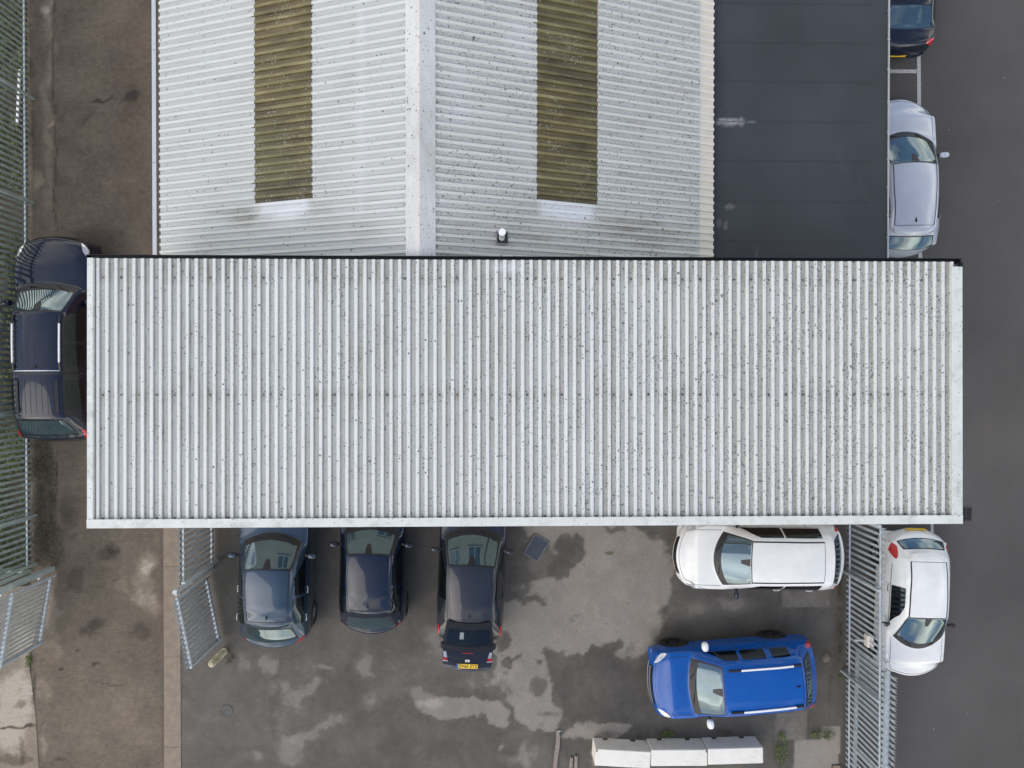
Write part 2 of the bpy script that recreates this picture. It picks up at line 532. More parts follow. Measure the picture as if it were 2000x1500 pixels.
MAT_ALLOY = simple("alloy_rim", (.45, .46, .48), .35, .7, .1)
MAT_ALLOY_DARK = simple("dark_alloy_rim", (.09, .09, .10), .4, .6, .1)
MAT_PLATE_Y = simple("yellow_plate", (.80, .52, .03), .4, 0, .04)
MAT_PLATE_W = simple("white_plate", (.80, .80, .80), .4, 0, .04)
MAT_INK = simple("plate_lettering", (.01, .01, .01), .5, 0, .05)
MAT_BLUE = simple("plate_band", (.01, .10, .30), .4, 0, .05)

def glass_mat(name, c, ior=1.9):
    m, nt, b = new_mat(name); t = NT(nt)
    v = t.coord()
    t.l.new(t.ramp(t.noise(v, 2.0, 3), [(.3, tuple(x * .7 for x in c)), (.7, tuple(x * 1.2 for x in c))]), b.inputs['Base Color'])
    b.inputs['Roughness'].default_value = .02
    b.inputs['IOR'].default_value = ior
    b.inputs['Specular Tint'].default_value = (.66, .86, 1.0, 1)
    return m
MAT_GLASS = glass_mat("car_glass", (.025, .045, .052), 2.2)
MAT_GLASS_DARK = glass_mat("tinted_glass", (.006, .007, .008), 1.6)
MAT_PANE = glass_mat("window_pane", (.03, .07, .12), 1.7)
# ---------------------------------------------------------------- ground surfaces
def smooth01(x):
    x = np.clip(x, 0, 1); return x * x * (3 - 2 * x)

def fbm(X, Y, s, seed=0.0, octv=4):
    """cheap value noise on arrays"""
    out = np.zeros_like(X); amp = 1.0; tot = 0.0
    for o in range(octv):
        xs, ys = X * s + seed * 7.13, Y * s + seed * 3.71
        xi, yi = np.floor(xs), np.floor(ys)
        xf, yf = smooth01(xs - xi), smooth01(ys - yi)
        def h(a, b):
            q = np.sin(a * 127.1 + b * 311.7 + seed * 17.3 + o * 5.1) * 43758.5453
            return q - np.floor(q)
        v = (h(xi, yi) * (1 - xf) + h(xi + 1, yi) * xf) * (1 - yf) + (h(xi, yi + 1) * (1 - xf) + h(xi + 1, yi + 1) * xf) * yf
        out += v * amp; tot += amp; amp *= .5; s *= 2.03
    return out / tot

def blobs(X, Y, lst, z=0.0, wob=.45, seed=1.0, base=0.0, soft=.35, warp=0.0):
    """X, Y real coordinates; blobs given in photograph pixels (cx, cy, rx, ry, rot, amp[, 'r'])"""
    D = (CAM_H - z) / F
    f = np.full_like(X, base)
    w = (fbm(X, Y, 1.6, seed) - .5) * 2 + (fbm(X, Y, 6.0, seed + 2) - .5)
    X0, Y0 = X, Y
    X = X + warp * ((fbm(X0, Y0, 1.1, seed + 31) - .5) * 1.3 + (fbm(X0, Y0, 3.7, seed + 37) - .5) * .7)
    Y = Y + warp * ((fbm(X0, Y0, 1.1, seed + 41) - .5) * 1.3 + (fbm(X0, Y0, 3.7, seed + 47) - .5) * .7)
    for b in lst:
        c = G(b[0], b[1], z); rx, ry = b[2] * D, b[3] * D
        a = R(-b[4]); dx, dy = X - c.x, Y - c.y
        u = (dx * math.cos(a) + dy * math.sin(a)) / rx; v = (-dx * math.sin(a) + dy * math.cos(a)) / ry
        if len(b) > 6:      # rectangle with crisp edges
            q0, q1 = X0 - c.x, Y0 - c.y; d = np.maximum(np.abs((q0 * math.cos(a) + q1 * math.sin(a)) / rx), np.abs((-q0 * math.sin(a) + q1 * math.cos(a)) / ry)); k = smooth01((1.0 - d + w * .04) / .08)
        else:
            d = np.sqrt(u * u + v * v); k = smooth01((1.0 + wob * w * .6 - d) / soft)
        f = f + (b[5] - f) * k if len(b) > 6 else f + b[5] * k
    return f

def field_mesh(name, x0, x1, y0, y1, step, z, fns, mat, shape=None):
    nx, ny = int((x1 - x0) / step) + 1, int((y1 - y0) / step) + 1
    xs, ys = np.linspace(x0, x1, nx), np.linspace(y0, y1, ny)
    X, Y = np.meshgrid(xs, ys)
    Z = np.full_like(X, z)
    if shape is not None: X, Y, Z = shape(X, Y, Z)
    co = np.stack([X.ravel(), Y.ravel(), Z.ravel()], 1)
    i = np.arange(nx * ny).reshape(ny, nx)
    q = np.stack([i[:-1, :-1].ravel(), i[:-1, 1:].ravel(), i[1:, 1:].ravel(), i[1:, :-1].ravel()], 1)
    me = bpy.data.meshes.new(name)
    me.vertices.add(len(co)); me.vertices.foreach_set('co', co.ravel())
    me.loops.add(q.size); me.loops.foreach_set('vertex_index', q.ravel())
    me.polygons.add(len(q)); me.polygons.foreach_set('loop_start', np.arange(0, q.size, 4)); me.polygons.foreach_set('loop_total', np.full(len(q), 4))
    me.update(); me.validate()
    me.materials.append(mat)
    for k, fn in fns.items():
        a = me.attributes.new(k, 'FLOAT', 'POINT'); a.data.foreach_set('value', fn(X, Y).ravel().astype(np.float32))
    return me

MAT_YARD = yard_mat(); MAT_DRIVE = driveway_mat()
X_GRASS = G(58, 800).x; X_KERB0 = G(320, 1200).x; X_KERB1 = G(353, 1200).x
X_FENCE_E = G(1646, 1450).x; Y_WALL_S = -2.66

mb = MB(); mb.sheet([(-220, -220, -.02), (220, -220, -.02), (220, 220, -.02), (-220, 220, -.02)])
meta(mb.build('ground', simple("far_ground", (.09, .085, .07), .95, 0, .3, .2)), kind='structure')
mb = MB(); mb.sheet([(X_FENCE_E - .08, -60, 0), (40, -60, 0), (40, 60, 0), (X_FENCE_E - .08, 60, 0)])
meta(mb.build('road', MAT_ROAD), kind='structure')

YARD_DRY = [(1165, 1105, 158, 100, 0, .75), (1200, 1210, 118, 96, 0, .75), (1085, 1225, 100, 68, 0, .75), (1020, 1310, 64, 62, 0, .7), (1130, 1035, 130, 30, 0, .7), (1245, 1150, 80, 70, 0, .5),
            (1050, 1370, 44, 50, 0, .7), (1170, 1424, 84, 16, -4, .55), (1062, 1400, 34, 22, 0, .5), (985, 1232, 44, 48, 0, .6), (900, 1386, 78, 24, 10, .55), (962, 1388, 40, 28, 0, .5),
            (1574, 1170, 51, 19, 0, .44, 'r'), (1545, 1415, 33, 32, 2, .44, 'r'), (1594, 1476, 46, 34, 0, .86, 'r'), (1622, 1446, 20, 28, 0, .88, 'r')]
YARD_SOFT = [(836, 1362, 56, 20, 15, .34), (718, 1296, 32, 40, 0, .30), (725, 1362, 30, 40, 0, .22), (766, 1345, 40, 34, 0, .18), (870, 1262, 66, 50, 0, .22), (835, 1240, 40, 24, 0, .2), (940, 1330, 50, 30, 0, .2), (800, 1310, 80, 44, 0, .14),
             (523, 1300, 22, 28, 0, .34), (555, 1352, 60, 26, 8, .26), (612, 1340, 46, 18, -8, .28), (642, 1312, 30, 12, 30, .32), (486, 1292, 20, 24, 0, .2), (600, 1300, 46, 26, 0, .14), (560, 1372, 30, 18, 0, .16),
             (600, 1436, 60, 18, -18, .24), (575, 1468, 24, 42, 20, .24), (498, 1484, 30, 18, 0, .26), (650, 1410, 50, 14, -14, .18), (690, 1450, 80, 26, 0, .10), (1060, 1480, 60, 46, 0, .12), (985, 1452, 9, 24, 15, .42), (1025, 1466, 12, 40, 0, .2),
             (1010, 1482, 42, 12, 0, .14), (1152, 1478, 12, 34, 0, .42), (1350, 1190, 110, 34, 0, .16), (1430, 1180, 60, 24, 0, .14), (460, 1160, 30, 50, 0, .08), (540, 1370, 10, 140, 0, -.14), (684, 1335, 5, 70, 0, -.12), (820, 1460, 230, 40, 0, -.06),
             (560, 1420, 160, 90, 0, .07), (1440, 1340, 150, 110, 0, -.12), (520, 1110, 130, 80, 0, -.13), (760, 1120, 150, 90, 0, -.13), (960, 1080, 70, 60, 0, -.1)]  # closing dark entries: damp ground plus shade painted along the eaves and parked cars
YARD_WET = [(1112, 1066, 40, 42, 0, .95), (1092, 1104, 24, 38, 10, .9), (1045, 1095, 46, 42, 0, .75), (1020, 1125, 30, 26, 0, .7), (1213, 1032, 26, 7, 0, .6), (1188, 1335, 78, 74, 0, .95), (1158, 1290, 74, 18, -42, 1.0), (1108, 1345, 26, 50, 0, .9), (1150, 1392, 66, 20, 0, .45),
            (1270, 1350, 60, 66, 0, 1.0), (1203, 1250, 9, 9, 0, .45), (1230, 1268, 12, 10, 0, .5), (1054, 1338, 18, 16, 30, .6), (1075, 1398, 24, 9, -25, .5), (988, 1252, 16, 17, 0, .8), (996, 1283, 15, 12, 0, .8), (1012, 1274, 15, 5, -20, .8),
            (992, 1308, 8, 6, 20, .7), (1054, 1300, 6, 7, 0, .8), (1084, 1297, 2.5, 6, 0, .8), (1054, 1282, 6, 4, 0, .5), (1292, 1200, 16, 30, 0, .6), (980, 1348, 34, 24, 0, .5), (842, 1252, 8, 8, 0, .5), (1120, 1460, 50, 30, 0, .6), (1305, 1240, 60, 30, 0, .35),
            (1018, 1168, 9, 8, 0, .35), (1130, 1205, 6, 4, 0, .5), (1120, 1212, 4, 4, 0, .5)]
def yard_f(X, Y):
    dry = np.clip(blobs(X, Y, YARD_DRY[:12], base=.24, warp=.45, soft=.20, wob=.35), 0, .74) 
    wet = np.clip(blobs(X, Y, YARD_WET, warp=.42, soft=.30, wob=.5, seed=9), 0, 1)
    f = .24 + (dry - .24) * (1 - wet) - .08 * wet
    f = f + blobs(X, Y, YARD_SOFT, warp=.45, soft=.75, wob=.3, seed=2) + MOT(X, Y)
    for b in YARD_DRY[12:]:
        f = blobs(X, Y, [b], base=0) + f * (1 - np.clip(blobs(X, Y, [b[:5] + (1.0, 'r')], base=0), 0, 1))
    return f
YARD_G = [(1640, 1180, 16, 190, 0, .8), (1620, 1110, 30, 80, 0, .3), (1600, 1432, 44, 20, 0, .9), (1622, 1330, 6, 60, 8, .5), (1525, 1462, 26, 60, 0, .7), (1300, 1190, 14, 12, 0, .6),
          (1300, 1430, 30, 14, 0, .6), (1410, 1428, 24, 12, 0, .5), (450, 1285, 26, 24, 0, .55), (1190, 1080, 10, 3, 0, .5), (1613, 1283, 20, 18, 0, .6), (1310, 1235, 40, 26, 0, .25), (1190, 1435, 40, 6, 0, .5),
          (440, 1100, 24, 120, 0, .3), (1578, 1420, 3, 44, 0, .8), (1523, 1172, 3, 22, 0, .8), (1574, 1190, 56, 3, 0, .7), (1545, 1452, 34, 3, -8, .7)]
def MOT(X, Y):
    m = smooth01((G(1330, 1300).x - X) / 1.2)
    return m * (.22 * (fbm(X, Y, .9, 51) - .5) + .26 * (fbm(X, Y, 2.4, 52) - .5) + .16 * (fbm(X, Y, 8.0, 53) - .5)) + (1 - m) * .22 * (fbm(X, Y, 2.0, 54) - .5)
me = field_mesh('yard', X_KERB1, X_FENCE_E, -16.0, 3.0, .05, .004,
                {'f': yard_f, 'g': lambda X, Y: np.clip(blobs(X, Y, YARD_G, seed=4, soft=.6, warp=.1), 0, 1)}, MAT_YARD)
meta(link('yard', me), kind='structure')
DRIVE = [(292, 1120, 26, 45, 0, .34), (290, 1170, 26, 36, 0, .34), (240, 1130, 30, 40, 0, .14), (300, 1090, 20, 30, 0, .3), (86, 1450, 10, 60, 0, .25), (90, 1350, 16, 26, 0, .22), (100, 1200, 16, 60, 5, .24), (110, 1270, 12, 30, 0, .15),
         (200, 1400, 130, 110, 0, .10), (220, 1060, 10, 20, 0, -.2), (215, 1075, 22, 14, 0, -.2), (225, 1125, 12, 8, 0, -.3), (190, 1228, 30, 14, 0, -.26), (160, 1262, 4, 5, 0, -.4), (182, 1300, 12, 6, -35, -.4), (125, 1314, 4, 4, 0, -.5),
         (135, 1030, 18, 60, 0, -.15), (150, 1130, 22, 36, 0, -.16), (122, 1490, 8, 8, 0, -.35), (270, 1235, 22, 14, 0, -.16), (195, 184, 40, 7, 3, -.42), (260, 182, 30, 8, -4, -.25), (180, 230, 24, 20, 0, -.14), (200, 260, 14, 9, 0, -.16),
         (200, 240, 170, 330, 0, -.09), (200, 700, 150, 330, 0, -.05), (250, 300, 50, 70, 0, .02), (200, 1333, 120, 1.6, 3, -.22), (260, 480, 40, 40, 0, .05)]
STRIPV = [(86, 20, 12, 16, 0, .35), (100, 45, 7, 60, 0, .22), (92, 200, 14, 320, 0, .22), (65, 360, 14, 34, 0, .3), (85, 400, 20, 30, 0, .1), (66, 60, 12, 60, 0, -.1), (100, 235, 4, 10, 0, .4), (94, 460, 12, 14, 0, .15)]
DRIVE_G = [(88, 980, 26, 130, 0, 1.0), (100, 1060, 34, 60, 0, .8), (80, 880, 24, 60, 0, .8), (62, 330, 7, 500, 0, .5), (70, 300, 10, 90, 0, .35), (130, 1000, 14, 70, 0, .3), (107, 300, 2.2, 700, 0, .95), (110, 970, 1.6, 120, 0, .6),
           (66, 1340, 3.5, 60, -3, .8), (72, 1440, 3.5, 70, -3, .7), (57, 1290, 8, 20, 0, .8), (318, 1400, 2.5, 150, 0, .4), (317, 1100, 2.0, 120, 0, .3), (105, 1295, 3, 12, 0, .3)]
me = field_mesh('driveway', X_GRASS, X_KERB0, -16.0, 16.0, .05, .004,
                {'f': lambda X, Y: blobs(X, Y, DRIVE + STRIPV, base=.42, seed=8, warp=.45, soft=.85, wob=.8) + .16 * (fbm(X, Y, 1.5, 61) - .5), 'g': lambda X, Y: np.clip(blobs(X, Y, DRIVE_G, seed=5, soft=.6, warp=.12), 0, 1)}, MAT_DRIVE)
meta(link('driveway', me), kind='structure')
# pale broken slab left of the drive, in front of the open gate
SLAB = [(30, 1350, 46, 60, 0, .30), (20, 1420, 50, 60, 0, .30), (42, 1378, 16, 12, 0, -.4), (30, 1425, 60, 3, -6, -.7), (30, 1490, 44, 14, 0, -.28), (46, 1470, 6, 34, 0, -.25), (40, 1352, 4, 6, 0, -.3), (50, 1260, 40, 60, 0, .2)]
pl = [G(-260, 1120), G(100, 1120), G(56, 1290), G(62, 1330), G(70, 1400), G(76, 1500), G(84, 1640), G(-260, 1640)]
def slab_shape(X, Y, Z):
    # right edge follows the crack along the drive
    yy = [p.y for p in (pl[6], pl[5], pl[4], pl[3], pl[2], pl[1])]; xx = [p.x for p in (pl[6], pl[5], pl[4], pl[3], pl[2], pl[1])]
    xr = np.interp(Y, yy, xx)
    t = (X - X.min()) / (X.max() - X.min())
    return X.min() + t * (xr - X.min()), Y, Z
me = field_mesh('pavement', -17.0, -12.0, G(0, 1640).y, G(0, 1145).y, .03, .012, {'f': lambda X, Y: blobs(X, Y, SLAB, base=.72, seed=3, warp=.28, soft=.6), 'g': lambda X, Y: X * 0}, MAT_DRIVE, slab_shape)
meta(link('pavement', me), kind='structure')
mb = MB()
y = -17.0
while y < 16:
    mb.box(X_KERB0 + .004, X_KERB1 - .004, y + .004, y + 2.4 - .004, -.1, .02 + random.uniform(-.002, .002)); y += 2.4
meta(mb.build('kerb', MAT_KERB), kind='structure')
# parking bay lines
mb = MB()
def line(pts, w, z=.006):
    for a, b in zip(pts[:-1], pts[1:]):
        d = (b - a).normalized(); s = Vector((-d.y, d.x, 0)) * w / 2
        mb.sheet([Vector((*(p).xy, z)) for p in (a - s, b - s, b + s, a + s)])
line([G(1794, 60), G(1798, 600)], .10)
line([G(1690, 139.5), G(1790.5, 139.5)], .10)
line([G(1818, 800), G(1822, 1200)], .08)
meta(mb.build('road_marking', MAT_LINE), kind='structure')

# ---------------------------------------------------------------- ribbed sheets
PITCH = .1667
PROF = [(0.0, 0, 1), (.020, 0, 1), (.078, 0, 1), (.092, .032, .25), (.097, .034, 0), (.143, .034, 0), (.148, .032, .25), (.162, 0, 1)]
def ribbed(P, nribs, along, lens, h_scale=1.0, flip=False):
    """P(u, t, h): real point; u = metres across the ribs, t = 0..1 along them, h = rib height. returns MB with valley attribute"""
    mb = MB(); val = []
    us, hs, vs, eg, val_e = [], [], [], [], []
    for k in range(nribs):
        jit = random.uniform(-.004, .004); wid = random.uniform(-.003, .003) + (.006 if k % 6 == 5 else 0)
        for j_, (a, h, v) in enumerate(PROF):
            a = a + (jit if 2 < j_ else 0) + (wid if 2 < j_ < 5 else 0) * -1
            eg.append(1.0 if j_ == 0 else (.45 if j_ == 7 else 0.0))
            us.append(k * PITCH + a); hs.append(h * h_scale); vs.append(v)
    us.append(nribs * PITCH); hs.append(0); vs.append(1); eg.append(1.0)
    n = len(us)
    for t in lens:
        for u, h, v, e_ in zip(us, hs, vs, eg):
            mb.v.append(P(u, t, h)); val.append(v); val_e.append(e_)
    for j in range(len(lens) - 1):
        for i in range(n - 1):
            a = j * n + i
            q = [a, a + 1, a + n + 1, a + n]
            mb.f.append(q[::-1] if flip else q); mb.m.append(0); mb.sm.append(False)
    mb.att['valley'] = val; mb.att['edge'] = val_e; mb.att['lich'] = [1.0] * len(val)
    return mb

# ================================================================ FRONT BUILDING (long low block across the middle)
ZR_N, ZR_S = 5.45, 5.50
_nw, _se = G(168.5, 503, 5.48), G(1879.5, 1022.5, ZR_S)
FX0, FX1, FY1, FY0 = _nw.x, _se.x, G(1000, 507, ZR_N).y, _se.y
fb = thing('office_block', 'long low block with a lichen-spotted white ribbed roof right across the middle', 'building', ((FX0 + FX1) / 2, (FY0 + FY1) / 2, 0))
OF = Vector(fb.location)
def froof(u, t, h):
    y = FY1 + (FY0 - FY1) * t
    z = ZR_N + (ZR_S - ZR_N) * t - .06
    return Vector((FX0 + .06 + u, y, z + h))
nr = int((FX1 - FX0 - .12) / PITCH)
ts = [i / 60 for i in range(61)]
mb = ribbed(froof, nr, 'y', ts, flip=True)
mb.org = OF
# washed dirt gathers along the gutter end and in some valleys
XV = np.array([v.x for v in mb.v]); YV = np.array([v.y for v in mb.v])
tt = (FY1 - YV) / (FY1 - FY0)
dirt = np.clip(.95 - tt / (.03 + .10 * fbm(XV, XV * 0, 1.3, 3.0)), 0, 1) * (.3 + .9 * fbm(XV, YV * 0, 3, 9))
dirt += .35 * np.clip(fbm(XV, YV * .35, 2.2, 5.0) - .5, 0, 1) * 2
dirt += np.clip((XV - 3) / 12, 0, .14)
dirt += .55 * np.clip(fbm(np.round(XV / PITCH) * 3.1, YV * .22, 1.0, 25.0, 3) - .46, 0, 1) * 2
vk = np.floor((XV - FX0 - .10) / PITCH)
rv = np.abs(np.sin(vk * 12.9898 + 4.1) * 43758.5453) % 1.0
dirt += .30 * rv * (.4 + 1.2 * fbm(vk * 5.3, YV * .6, 1.0, 33, 4))
for yf in (543, 771):
    dirt += .55 * np.clip(1 - np.abs(YV - G(1000, yf, 5.5).y) / .17, 0, 1) * (rv > .35)
dirt += .5 * np.clip((XV - G(1400, 900, 5.5).x) / 6, 0, 1) * np.clip(fbm(XV, YV, 2.5, 15.0) - .42, 0, 1) * 2 * smooth01(-YV / 2.5)
val = np.array(mb.att['valley'])
clean = np.clip(1 - np.hypot((XV - G(990, 530, 5.4).x) / .55, (YV - G(990, 522, 5.4).y) / .14), 0, 1) * .6
mb.att['dirt'] = list(np.clip(dirt, 0, .8) * (.15 + .85 * val)); mb.att['clean'] = list(clean)
mb.att['lich'] = list(.30 + 1.0 * np.clip((XV - FX0) / (FX1 - FX0), 0, 1) ** 1.2 + .5 * smooth01((-YV - .5) / 3) * np.clip((XV - 2) / 5, 0, 1))
nb = len(mb.v)
for yy_px in (543, 771, 1010):            # fixing screws in the valleys
    y = G(1000, yy_px, 5.5).y
    t = (FY1 - y) / (FY1 - FY0)
    for k in range(1, nr, 2):
        p = froof(k * PITCH + .04, t, .006); mb.disc(p, random.uniform(.015, .027), 9, 1, 0, .35)
for yy_px in (543, 655, 771, 890):
    y = G(1000, yy_px, 5.5).y; t = (FY1 - y) / (FY1 - FY0)
    for k in range(4, nr, 6):
        mb.disc(froof(k * PITCH + .12, t, .037), .009, 8, 1)
for k in mb.att: mb.att[k] = list(mb.att[k]) + [0.0] * (len(mb.v) - nb)
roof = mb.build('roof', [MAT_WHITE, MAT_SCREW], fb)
# flashings on three sides (children of the roof)
def local(o_name, mb, mats, parent, org):
    mb.org = org; return mb.build(o_name, mats, parent)
zc = ZR_N + .0
mb = MB()
x_l = G(182.5, 760, 5.47).x
mb.sheet([(FX0, FY1, ZR_N + .005), (x_l, FY1, ZR_N + .02), (x_l, FY0, ZR_S + .02), (FX0, FY0, ZR_S + .005)][::-1], 0, .012)
mb.box(FX0 - .003, FX0 + .012, FY0, FY1, ZR_N - .25, ZR_N - .01)
mb.sheet([(x_l, FY1, ZR_N + .018), (x_l + .008, FY1, ZR_N - .05), (x_l + .008, FY0, ZR_S - .05), (x_l, FY0, ZR_S + .018)])
for k in range(11):
    y = FY1 - .12 - k * (FY1 - FY0 - .2) / 10
    mb.disc((FX0 + .025, y, ZR_N + .012 + (ZR_S - ZR_N) * (FY1 - y) / (FY1 - FY0)), .009, 8, 1)
local('flashing', mb, [MAT_TRIM, MAT_SCREW], roof, OF)
mb = MB()
x_r = G(1863, 760, 5.56).x; y_r = G(1870, 521, 5.45).y
mb.sheet([(x_r, y_r, ZR_N + .025), (FX1, y_r, ZR_N + .012), (FX1, FY0, ZR_S + .012), (x_r, FY0, ZR_S + .025)][::-1], 0, .012)
mb.box(FX1 - .012, FX1 + .003, FY0, y_r, ZR_N - .25, ZR_N - .01)
for k in range(7):
    y = y_r - .05 - k * (y_r - FY0 - .2) / 6
    mb.disc((FX1 - .08, y, ZR_N + .03 + (ZR_S - ZR_N) * (FY1 - y) / (FY1 - FY0)), .010, 8, 1)
local('flashing', mb, [MAT_TRIM, MAT_SCREW], roof, OF)
mb = MB()
y_b = G(1000, 1010.5, 5.52).y
xs = np.linspace(FX0 + .004, FX1 - .004, 8)
for a, b in zip(xs[:-1], xs[1:]):
    o = random.uniform(0, .002)
    mb.sheet([(a, FY0, ZR_S + .020 + o), (b, FY0, ZR_S + .020 + o), (b, y_b, ZR_S + .026 + o), (a, y_b, ZR_S + .026 + o)], 0, .01)
mb.box(FX0, FX1, FY0 - .004, FY0 + .012, ZR_S - .28, ZR_S + .006)
for k in range(3, nr, 3):
    mb.disc((FX0 + .1 + k * PITCH + .12, y_b - .012, ZR_S + .032), .009, 8, 1)
local('flashing', mb, [MAT_TRIM, MAT_SCREW], roof, OF)
mb = MB()     # black gutter along the rear edge
gy = FY1 + .075
mb.box(FX0 - .05, FX1 + .02, FY1 - .02, gy, ZR_N - .20, ZR_N - .17)
mb.box(FX0 - .05, FX1 + .02, gy - .012, gy, ZR_N - .17, ZR_N - .07)
mb.box(FX0 - .05, FX1 + .02, FY1 - .03, FY1 - .02, ZR_N - .17, ZR_N - .09)
mb.box(FX0 - .06, FX0 - .05, FY1 - .03, gy, ZR_N - .2, ZR_N - .07); mb.box(FX1 + .02, FX1 + .03, FY1 - .03, gy, ZR_N - .2, ZR_N - .07)
local('gutter', mb, MAT_BLACK, fb, OF)
mb = MB(); mb.box(FX1 - .05, FX1 + .012, y_r - .0, FY1 - .01, ZR_N - .06, ZR_N + .02); mb.box(FX1 - .03, FX1 - .005, y_r + .02, FY1 - .03, ZR_N + .02, ZR_N + .04)
local('bracket', mb, MAT_BLACK, fb, OF)
# walls
WX0, WX1, WY0, WY1 = FX0 + .12, FX1 - .12, FY0 + .14, FY1 - .04
win_x = [(-5.6, -4.4), (-2.9, -1.7), (-.9, .3), (3.4, 4.6), (6.4, 7.6)]
doors = [(1.3, 2.25)]
def wall_with_holes(mb, x0, x1, y, z0, z1, holes, th=.12, face=-1, mi=0):
    """vertical wall in the plane y, cut round rectangular holes (xa, xb, za, zb)"""
    xs = sorted({x0, x1, *[h[0] for h in holes], *[h[1] for h in holes]}); zs = sorted({z0, z1, *[h[2] for h in holes], *[h[3] for h in holes]})
    for a, b in zip(xs[:-1], xs[1:]):
        for c, d in zip(zs[:-1], zs[1:]):
            if any(h[0] - 1e-6 <= a and b <= h[1] + 1e-6 and h[2] - 1e-6 <= c and d <= h[3] + 1e-6 for h in holes): continue
            ya, yb = (y, y + th)
            mb.box(a, b, ya, yb, c, d, mi)
holes = [(a, b, 1.15, 2.25) for a, b in win_x] + [(a, b, 3.3, 4.4) for a, b in win_x] + [(a, b, 0.02, 2.1) for a, b in doors]
mb = MB(); lo = [h for h in holes if h[2] < 1.0]
wall_with_holes(mb, WX0, WX1, WY0, .004, 1.0, [(h[0], h[1], .004, 1.0) for h in lo], .12)
mb.box(WX0 - .0, WX0 + .12, WY0 + .12, WY1, .004, 1.0); mb.box(WX1 - .12, WX1, WY0 + .12, WY1, .004, 1.0)
local('plinth', mb, MAT_BRICK, fb, OF)
mb = MB()
up = [(h[0], h[1], max(h[2], 1.0), h[3]) for h in holes]
wall_with_holes(mb, WX0 + .015, WX1 - .015, WY0 + .015, 1.0, ZR_N - .22, up, .11)
mb.box(WX0 + .015, WX0 + .12, WY0 + .125, WY1, 1.0, ZR_N - .22); mb.box(WX1 - .12, WX1 - .015, WY0 + .125, WY1, 1.0, ZR_N - .22)
mb.box(WX0 + .12, WX1 - .12, WY1 - .1, WY1, .004, ZR_N - .22)
local('wall', mb, MAT_RENDER, fb, OF)
mb = MB(); mb.box(WX0 + .12, WX1 - .12, WY0 + .6, WY0 + .64, .1, 5.0); mb.sheet([(WX0 + .12, WY0 + .12, 2.7), (WX1 - .12, WY0 + .12, 2.7), (WX1 - .12, WY0 + .6, 2.7), (WX0 + .12, WY0 + .6, 2.7)])
local('interior', mb, simple("room_dark", (.05, .05, .05), .9), fb, OF)
for a, b in win_x:
    for z0, z1 in ((1.15, 2.25), (3.3, 4.4)):
        mb = MB(); y = WY0 + .05
        mb.box(a, b, y, y + .06, z0, z0 + .06); mb.box(a, b, y, y + .06, z1 - .06, z1)
        mb.box(a, a + .06, y, y + .06, z0 + .06, z1 - .06); mb.box(b - .06, b, y, y + .06, z0 + .06, z1 - .06)
        mb.box((a + b) / 2 - .035, (a + b) / 2 + .035, y - .005, y + .055, z0 + .06, z1 - .06)
        w = local('window', mb, MAT_PLASTIC_W, fb, OF)
        mb = MB(); mb.box(a + .06, (a + b) / 2 - .035, y + .02, y + .03, z0 + .06, z1 - .06); mb.box((a + b) / 2 + .035, b - .06, y + .02, y + .03, z0 + .06, z1 - .06)
        local('pane', mb, MAT_PANE, w, OF)
        mb = MB(); mb.box(a - .05, b + .05, WY0 - .05, WY0 + .04, z0 - .05, z0)
        local('sill', mb, MAT_PLASTIC_W, w, OF)
for a, b in doors:
    mb = MB(); mb.box(a, b, WY0 + .05, WY0 + .1, .02, 2.1); mb.box(a + .15, b - .15, WY0 + .04, WY0 + .05, 1.1, 1.9)
    d = local('door', mb, simple("blue_door", (.03, .08, .16), .4), fb, OF)
    mb = MB(); mb.tube([(b - .1, WY0 + .02, .95), (b - .1, WY0 + .02, 1.15)], .015, 8)
    local('handle', mb, MAT_CHROME, d, OF)
mb = MB(); mb.tube([(.75, WY0 - .05, .05), (.75, WY0 - .05, ZR_N - .25)], .05, 12)
for z in (.6, 2.4, 4.2): mb.tube([(.75, WY0 - .05, z), (.75, WY0 - .05, z + .06)], .06, 12)
local('downpipe', mb, simple("brown_pipe", (.09, .045, .03), .5), fb, OF)

# ================================================================ WAREHOUSE (pitched ribbed roof, top left)
ZE, ZG = 3.0, 5.2                       # eaves and ridge
XE_L = G(313, 250, ZE).x; XG = G(820, 250, ZG).x; XE_R = G(1388, 250, ZE).x
YS = FY1 + .085; YN = 15.0
wh = thing('warehouse', 'pitched warehouse with pale ribbed slopes and two olive skylight strips', 'building', (XG, (YS + YN) / 2, 0))
OW = Vector(wh.location)
def slope(xe, ze, xg, zg):
    d = Vector((xg - xe, 0, zg - ze)); L = d.length; d.normalize()
    n = Vector((-d.z, 0, d.x)) if d.x > 0 else Vector((d.z, 0, -d.x))
    def P(y, a, h): return Vector((xe, y, ze)) + d * (a * L) + n * h
    return P, d, n, L
PL, dL, nL, LL = slope(XE_L, ZE, XG, ZG)
PR, dR, nR, LR = slope(XE_R, ZE, XG, ZG)
def a_of(px, py, xe, n, d, L):
    p = GP(px, py, (xe, 0, ZE), n); return (p - Vector((xe, 0, ZE))).dot(d) / L, p.y
nY = int((YN - YS) / PITCH)
